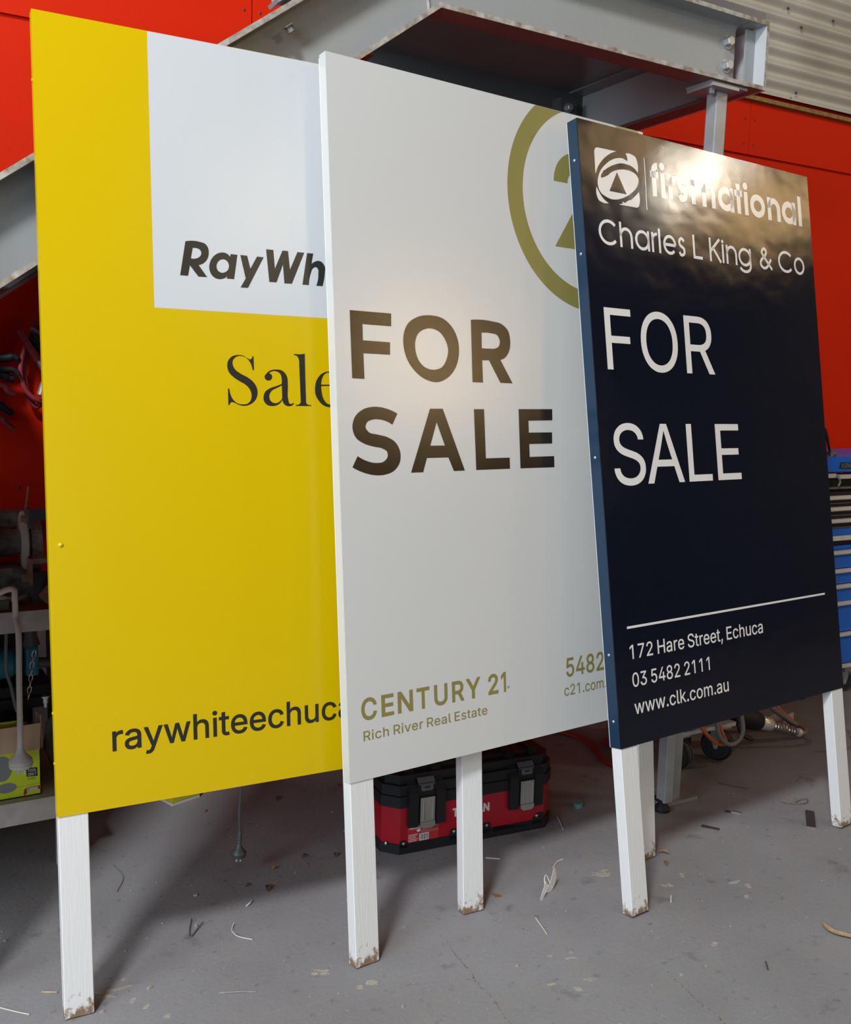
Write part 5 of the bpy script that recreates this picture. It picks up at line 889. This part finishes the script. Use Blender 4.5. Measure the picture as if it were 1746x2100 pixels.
def castor(par, x, y, r, wdt, ax, mtyre, mwheel, mfork, top, ang=0):
    ax = Vector(ax).normalized(); c = Vector((x, y, r)); fw = Vector((-ax.y, ax.x, 0))
    wl = MB().tube_rings(c-ax*wdt/2, ax, [(0, r*.3), (0, r*.62), (wdt*.06, r*.66), (wdt*.06, r*.84), (-.0*wdt, r*.88), (wdt*.12, r*.97), (wdt*.3, r), (wdt*.7, r), (wdt*.88, r*.97), (wdt, r*.88), (wdt*.94, r*.84), (wdt*.94, r*.66), (wdt, r*.62), (wdt, r*.3)], 36)
    wo = wl.build('castor_wheel', mwheel, par, smooth=True, world=True)
    for s_ in (-1, 1):
        MB().tube_rings(c+ax*s_*wdt*.30, ax, [(-.002, r*.99), (-.002, r*1.006), (.002, r*1.006), (.002, r*.99)], 36).build('tread_line', mtyre, wo, smooth=True, world=True)
    for s_ in (-1, 1):
        o_ = c+ax*s_*(wdt*.5+.006)
        A_ = [o_+fw*p[0]*r+Vector((0, 0, p[1]*r)) for p in ((-.14, -.05), (-.10, -.16), (0, -.20), (.10, -.16), (.14, -.05), (.34, .72), (.30, 1.12), (-.30, 1.12), (-.34, .72))]
        k = MB(); B_ = [k.bm.verts.new(q) for q in A_]; C2 = [k.bm.verts.new(q+ax*s_*.004) for q in A_]
        k.bm.faces.new(B_); k.bm.faces.new(C2[::-1])
        for i in range(9): k.bm.faces.new((B_[i], C2[i], C2[(i+1) % 9], B_[(i+1) % 9]))
        k.build('castor_fork', mfork, par, world=True)
        MB().hexbolt(o_+ax*s_*.004, ax*s_, r*.10, .008).build('axle_nut', m_bolt, par, world=True)
    MB().box(x-r*.55, x+r*.55, y-r*.55, y+r*.55, r*2.12, top).build('castor_plate', mfork, par, world=True)
for x in (4.13, 4.47, 4.72): castor(tc_, x, 3.20, .052, .03, (-.55, -.84, 0), m_claspgrey, m_dark, m_galv, .165)
for x in (4.13, 4.72): castor(tc_, x, 3.43, .052, .03, (-1, 0, 0), m_claspgrey, m_dark, m_galv, .165)
single(MB().tube(bez([(4.155, 3.105, 1.164), (4.160, 3.09, 1.150), (4.175, 3.088, 1.128), (4.168, 3.09, 1.105)], 6), .006, 8), 'pliers', m_iron, 'small dark pliers hooked over the top tray of the blue tool chest', 'pliers', smooth=True)
single(MB().tube(bez([(4.165, 3.13, 1.172), (4.20, 3.125, 1.174), (4.24, 3.13, 1.170)], 4), .008, 10), 'screwdriver', m_redhose, 'red handled screwdriver lying in the top tray of the blue tool chest', 'screwdriver', smooth=True)

# ------------------------------------------------------------------ welder on a castor trolley behind the navy sign
wt = thing('welder_trolley', 'welder trolley on black castors with a white tray, behind the navy sign', 'trolley', (3.0, 2.9, 0))
castor(wt, 2.863, 2.790, .068, .042, (-.93, -.37, 0), m_tyre, m_dark, m_galv, .150)
castor(wt, 3.100, 2.790, .068, .042, (-.90, -.44, 0), m_tyre, m_dark, m_galv, .150)
castor(wt, 2.88, 3.10, .068, .042, (-1, 0, 0), m_tyre, m_dark, m_galv, .150)
castor(wt, 3.12, 3.10, .068, .042, (-1, 0, 0), m_tyre, m_dark, m_galv, .150)
def Wt(mb, name, m, **k): return mb.build(name, m, wt, world=True, **k)
Wt(MB().box(2.78, 3.165, 2.755, 3.18, .150, .166), 'tray', m_whitebracket)
Wt(MB().box(2.82, 3.12, 2.79, 3.14, .167, .56), 'welder_case', m_blackplastic, bevel=.012)
Wt(MB().tube(bez([(2.84, 3.0, .56), (2.84, 3.0, .62), (2.97, 3.0, .63), (3.10, 3.0, .62), (3.10, 3.0, .56)], 6), .012, 10), 'carry_handle', m_blackplastic, smooth=True)
Wt(MB().box(2.86, 2.93, 2.775, 2.80, .085, .148), 'fuse_box', m_blackplastic, bevel=.004)
def cable(pts, r, name, m, label, cat='cable', n=8): return single(MB().tube(bez(pts, n), r, 10), name, m, label, cat, smooth=True)
cable([(2.90, 2.735, .30), (2.925, 2.725, .20), (2.955, 2.715, .155), (3.0, 2.71, .118), (3.040, 2.71, .104), (3.066, 2.715, .108), (3.058, 2.74, .16), (3.05, 2.78, .30)], .0085, 'orange_cable', m_orange, 'orange cable drooping in front of the trolley castor')
cable([(2.985, 2.71, .32), (2.992, 2.70, .20), (3.005, 2.695, .150), (3.045, 2.69, .112), (3.090, 2.69, .106), (3.125, 2.69, .130), (3.142, 2.70, .175), (3.15, 2.75, .30)], .0095, 'black_cable', m_corddark, 'dark grey cable hanging in a loop across the trolley castor')
cable([(3.16, 2.77, .30), (3.19, 2.77, .165), (3.23, 2.76, .10), (3.27, 2.755, .076), (3.235, 2.75, .085), (3.20, 2.76, .12), (3.19, 2.79, .22)], .009, 'black_cable', m_dark, 'black cable dangling in a narrow loop right of the trolley')
cable([(3.20, 2.97, .34), (3.25, 2.97, .20), (3.33, 2.98, .165), (3.42, 2.99, .24), (3.46, 3.0, .34)], .011, 'black_cable', m_dark, 'black cable bundle under the middle of the navy sign', n=8)
cable([(3.18, 2.93, .32), (3.22, 2.93, .18), (3.30, 2.935, .14), (3.37, 2.94, .20), (3.43, 2.95, .33)], .009, 'black_cable', m_dark, 'thin black cable beside the black cable bundle under the navy sign', n=8)
# torch connector with strain-relief spring
tq = thing('torch_connector', 'black torch plug with a chrome sleeve and a coil spring, under the navy sign', 'connector', (3.45, 2.82, 0.03))
a_, b_ = Vector((3.27, 2.85, .150)), Vector((3.640, 2.80, .028))
dx = (b_-a_)
def along(t): return a_+dx*t
MB().tube([along(0), along(.20), along(.34), along(.36)], .03, 16, radii=[.045, .047, .040, .033]).build('grip', m_blackplastic, tq, smooth=True, world=True)
MB().tube([along(.36), along(.385), along(.52), along(.53)], .03, 20, radii=[.026, .031, .029, .026]).build('sleeve', m_alu, tq, smooth=True, world=True)
MB().tube([along(.52), along(.97)], .015, 14).build('inner_tube', m_rust, tq, smooth=True, world=True)
u_ = dx.normalized().orthogonal().normalized(); v_ = dx.normalized().cross(u_); hp = []
for k in range(9*16+1):
    t = .535+.395*k/(9*16); a = 2*PI*k/16; hp.append(along(t)+(u_*math.cos(a)+v_*math.sin(a))*(.024-.006*(k/(9*16))))
MB().tube(hp, .0032, 6).build('spring', m_chain, tq, smooth=True, world=True)
MB().tube([along(.93), along(.985)], .02, 14).build('end_collar', m_alu, tq, smooth=True, world=True)
cable([(3.62, 2.803, .034), (3.655, 2.795, .026), (3.69, 2.82, .024), (3.70, 2.87, .030), (3.64, 2.90, .075), (3.565, 2.90, .125), (3.48, 2.91, .19), (3.36, 2.93, .32)], .013, 'black_cable', m_corddark, 'thick dark cable curving back up from the coil spring')
cable([(3.705, 2.825, .016), (3.73, 2.845, .018), (3.725, 2.885, .026), (3.655, 2.905, .083), (3.585, 2.905, .135), (3.50, 2.91, .20), (3.38, 2.93, .33)], .0085, 'orange_cable', m_orange, 'orange cable running beside the thick dark cable, far right of the navy sign')
single(MB().box(3.725, 3.835, 2.985, 3.075, 0.0, .006, rot=Matrix.Rotation(.25, 3, 'Z')).box(3.735, 3.83, 2.985, 2.991, .0, .035, rot=Matrix.Rotation(.25, 3, 'Z'), piv=(3.78, 3.03, 0)), 'angle_bracket', m_whitebracket, 'white folded metal bracket on the floor behind the orange cable', 'bracket')
cable([(2.55, 3.45, .012), (2.66, 3.38, .012), (2.72, 3.26, .012), (2.70, 3.12, .012), (2.64, 2.96, .012), (2.68, 2.885, .012), (2.76, 2.87, .012), (2.80, 2.95, .012), (2.78, 3.15, .012)], .010, 'red_hose', m_redhose, 'red hose snaking over the dark floor behind the white sign')

# yellow sponge block in the dark, behind the yellow sign
sp_ = thing('sponge_block', 'yellow and white foam block on the dark floor behind the yellow sign', 'foam block', (0.98, 3.42, 0), .30)
MB().box(-.05, .07, -.045, .05, 0, .010).build('white_layer', m_foamwhite, sp_, bevel=.002); MB().box(-.05, .07, -.045, .05, .010, .045).build('yellow_layer', m_yellowcarton, sp_, bevel=.003)

# ------------------------------------------------------------------ litter on the floor
def leaf(pts, wd, label, m, name='dry_leaf', cat='leaf', curl=.004):
    P = bez(pts, 8); n = len(P); mb = MB(); rows = []
    for i, p_ in enumerate(P):
        t = (P[min(i+1, n-1)]-P[max(i-1, 0)]).normalized(); sd = Vector((-t.y, t.x, 0)); f = math.sin(PI*min(1, (i+.3)/n))**.7
        rows.append([mb.bm.verts.new(p_+sd*wd*f*q+Vector((0, 0, h_))) for q, h_ in ((.5, curl*f), (.25, curl*.3*f), (0, .0008), (-.25, curl*.3*f), (-.5, curl*f))]+[mb.bm.verts.new(p_+Vector((0, 0, .0002)))])
    for a, b in zip(rows, rows[1:]):
        for k in range(4): mb.bm.faces.new((a[k], a[k+1], b[k+1], b[k]))
        mb.bm.faces.new((a[4], a[5], b[5], b[4])); mb.bm.faces.new((a[5], a[0], b[0], b[5]))
    return single(mb, name, m, label, cat, smooth=True)
leaf([(2.390, 1.716, .002), (2.372, 1.690, .003), (2.366, 1.662, .003), (2.380, 1.632, .004), (2.405, 1.605, .003), (2.44, 1.58, .002)], .022, 'long curved dry gum leaf on the floor at the right edge of the photo', m_leaf)
leaf([(2.272, 2.268, .001), (2.286, 2.258, .003), (2.296, 2.238, .001)], .013, 'brown curled leaf right beside the foot of the white sign post', m_leafbrown, curl=.007)
leaf([(2.246, 2.214, .001), (2.240, 2.204, .003), (2.228, 2.186, .001)], .011, 'smaller brown leaf in front of the other brown leaf by the white sign post', m_leafbrown, curl=.006)
fb = thing('flat_bar', 'short dark steel flat bar on the floor beside the right post of the navy sign', 'steel bar', (2.952, 2.202, 0), math.radians(40.5))
MB().box(-.075, .075, -.0155, .0155, 0, .006).build('bar', m_steelflat, fb, bevel=.0008); MB().box(-.0765, -.0751, -.0155, .0155, 0.0003, .0058).build('cut_end', m_chain, fb)
sh = thing('plastic_shaving', 'white curled plastic shaving standing on the floor right of the centre', 'shaving', (1.75, 2.22, 0))
MB().strip(bez([(1.730, 2.200, .001), (1.748, 2.214, .010), (1.766, 2.224, .022), (1.776, 2.232, .030)], 6), [.011+.0008*k for k in range(19)], (0.45, -.85, .3), .001).build('strip', m_whiteplastic, sh, world=True)
MB().strip(bez([(1.764, 2.222, .012), (1.788, 2.232, .013), (1.806, 2.242, .024), (1.815, 2.248, .042), (1.815, 2.249, .062)], 8), [.004+.028*math.sin(PI*min(1, (k+2)/36))**1.0 for k in range(33)], (.4, -.88, .1), .001).build('strip', m_whiteplastic, sh, world=True)
MB().tube(bez([(1.765, 2.224, .02), (1.768, 2.235, .045), (1.782, 2.245, .050), (1.790, 2.238, .03), (1.80, 2.235, .008)], 6), .0013, 6).build('thread', m_whiteplastic, sh, world=True)
def stick(pts, r, label, m=None, name='twig', cat='twig'):
    return single(MB().tube(bez(pts, 6), r, 6, radii=None), name, m or m_twig, label, cat, smooth=True)
stick([(0.779, 2.580, .006), (0.758, 2.53, .003), (0.750, 2.50, .003)], .0017, 'dark twig, left arm of the V of twigs in front of the shadow', m_twig)
stick([(0.755, 2.497, .0025), (0.775, 2.52, .004), (0.802, 2.547, .008)], .0015, 'straight dark twig, right arm of the V of twigs in front of the shadow', m_twig)
stick([(0.877, 2.502, .006), (0.861, 2.473, .003), (0.866, 2.436, .003), (0.895, 2.402, .003)], .0016, 'pale curved stalk on the floor right of the V of twigs', m_pale, 'stalk', 'stalk')
stick([(1.656, 2.127, .002), (1.645, 2.085, .002), (1.631, 2.041, .003)], .0018, 'thin white sliver on the floor in front of the white shaving', m_pale, 'splinter', 'splinter')
stick([(1.892, 2.349, .002), (1.926, 2.372, .003), (1.955, 2.379, .002)], .0022, 'pale bent stalk on the floor behind the white shaving', m_pale, 'stalk', 'stalk')
stick([(2.143, 2.651, .002), (2.118, 2.60, .003), (2.094, 2.555, .002)], .0018, 'pale straight stalk on the floor right of the red tool box', m_pale, 'stalk', 'stalk')
stick([(1.735, 2.505, .002), (1.77, 2.475, .003)], .0022, 'short white stalk behind the post between the tool box and the shaving', m_pale, 'stalk', 'stalk')
stick([(0.738, 2.214, .002), (0.78, 2.195, .003), (0.82, 2.175, .002)], .0011, 'thin pale straw on the floor between the two nearest posts', m_scuff, 'straw', 'straw')
stick([(0.254, 2.408, .002), (0.285, 2.372, .003), (0.312, 2.347, .002)], .0016, 'pale straw in the bottom left corner of the photo', m_pale, 'straw', 'straw')
stick([(0.352, 2.426, .002), (0.386, 2.405, .003)], .0022, 'short yellow stalk left of the yellow sign post', m_leaf, 'stalk', 'stalk')
stick([(0.941, 2.579, .002), (0.955, 2.585, .006), (0.966, 2.601, .003)], .0026, 'white curved chip on the floor at the edge of the shadow', m_foamwhite, 'chip', 'chip')
stick([(0.658, 3.013, .002), (0.668, 2.92, .002), (0.63, 2.838, .002)], .0016, 'dark curved stalk in the shadow right of the yellow sign post', m_corddark, 'stalk', 'stalk')
stick([(2.075, 2.010, .002), (2.10, 2.034, .003)], .0024, 'small white sliver beside the left post of the navy sign', m_pale, 'splinter', 'splinter')
stick([(2.05, 1.625, .002), (2.075, 1.655, .002)], .0022, 'short dark sliver on the bare floor at the bottom right', m_twig, 'splinter', 'splinter')
single(MB().tube(bez([(2.982, 2.363, .002), (3.0, 2.331, .004), (3.039, 2.309, .003), (3.070, 2.308, .004), (3.085, 2.325, .008), (3.060, 2.335, .006), (3.02, 2.325, .004)], 6), .0016, 6), 'wire_loop', m_iron, 'thin looped wire on the floor beside the flat bar', 'wire', smooth=True)
single(MB().tube(bez([(2.905, 2.60, .002), (2.97, 2.505, .002)], 4), .0018, 6), 'wire_length', m_twig, 'straight thin wire on the floor behind the looped wire', 'wire', smooth=True)
single(MB().prism([(2.722, 2.398), (2.738, 2.402), (2.742, 2.384), (2.726, 2.386)], 'z', .0003, .004), 'steel_offcut', m_steelflat, 'dark steel offcut, left one of the two on the floor right of the landing post', 'offcut')
single(MB().prism([(2.738, 2.380), (2.752, 2.385), (2.768, 2.358), (2.756, 2.354)], 'z', .0003, .006), 'steel_offcut', m_spark, 'shiny steel offcut, right one of the two on the floor right of the landing post', 'offcut')
single(MB().prism([(2.548, 2.345), (2.560, 2.352), (2.592, 2.300), (2.585, 2.294)], 'z', .0003, .005), 'steel_sliver', m_steelflat, 'dark tapered steel sliver on the floor in front of the landing post', 'offcut')
single(MB().prism([(1.622, 2.305), (1.634, 2.296), (1.640, 2.276), (1.622, 2.280)], 'z', .0003, .003), 'bark_chip', m_leafbrown, 'reddish brown chip on the floor right of the middle post', 'chip')
tsx = MB(); blot(tsx, 2.266, 2.682, .017, .012, .4, .012, .35, 9)
single(tsx, 'rubber_scrap', m_tealscrap, 'teal scrap on the shaded floor right of the red tool box', 'scrap', bevel=.002)
for i, (x, y, L_, a, lab) in enumerate([(1.310, 3.252, .035, 1.0, 'dark leaf standing in the shade behind the hanging plug, farthest back'), (1.040, 3.264, .018, .2, 'small dry curl in the shade behind the yellow sign'), (1.036, 2.648, .040, 1.2, 'dark bark strip in the shade, nearest the shadow edge'),
        (0.988, 2.690, .024, .3, 'dark bark flake in the shade left of the bark strip'), (1.216, 2.788, .028, .5, 'dark flake in the shade, second from the white sign post'), (1.309, 2.748, .030, 1.1, 'dark flake in the shade next to the white sign post'),
        (1.101, 2.755, .024, .2, 'brown flake in the shade right of the hanging plug'), (1.200, 2.726, .014, .6, 'pale flake in the shade between two dark flakes'), (1.563, 3.259, .024, .9, 'dry flake in the deep shade left of the red tool box')]):
    leaf([(x-L_/2*math.cos(a), y-L_/2*math.sin(a), .001), (x, y, .006), (x+L_/2*math.cos(a), y+L_/2*math.sin(a), .002)], L_*.38, lab, m_twig if i not in (1, 6, 7) else m_leafbrown, 'bark_flake', 'flake', curl=.004)
gt = MB(); rg = random.Random(5)
for _ in range(260):
    x = rg.uniform(.3, 3.0); y = rg.uniform(1.5, 3.1)
    s_ = rg.uniform(.0012, .0034)*(1.0 if rg.random() < .9 else 1.9)
    a = rg.uniform(0, 3); gt.prism([(x+s_*math.cos(a+q), y+s_*math.sin(a+q)*.7) for q in (0, 1.7, 3.0, 4.6)], 'z', .0002, s_*.8)
gto = single(gt, 'floor_grit', m_scuff, 'pale crumbs of grit scattered over the concrete floor', 'grit', kind='stuff')
sw = MB()
for _ in range(160):
    x, y = rg.gauss(2.62, .12), rg.gauss(2.40, .10); s_ = rg.uniform(.0008, .0018); a = rg.uniform(0, 3)
    sw.prism([(x+s_*math.cos(a+q), y+s_*math.sin(a+q)) for q in (0, 2.0, 4.0)], 'z', .0002, s_)
single(sw, 'steel_swarf', m_spark, 'glinting steel swarf on the floor in front of the landing post', 'swarf', kind='stuff')
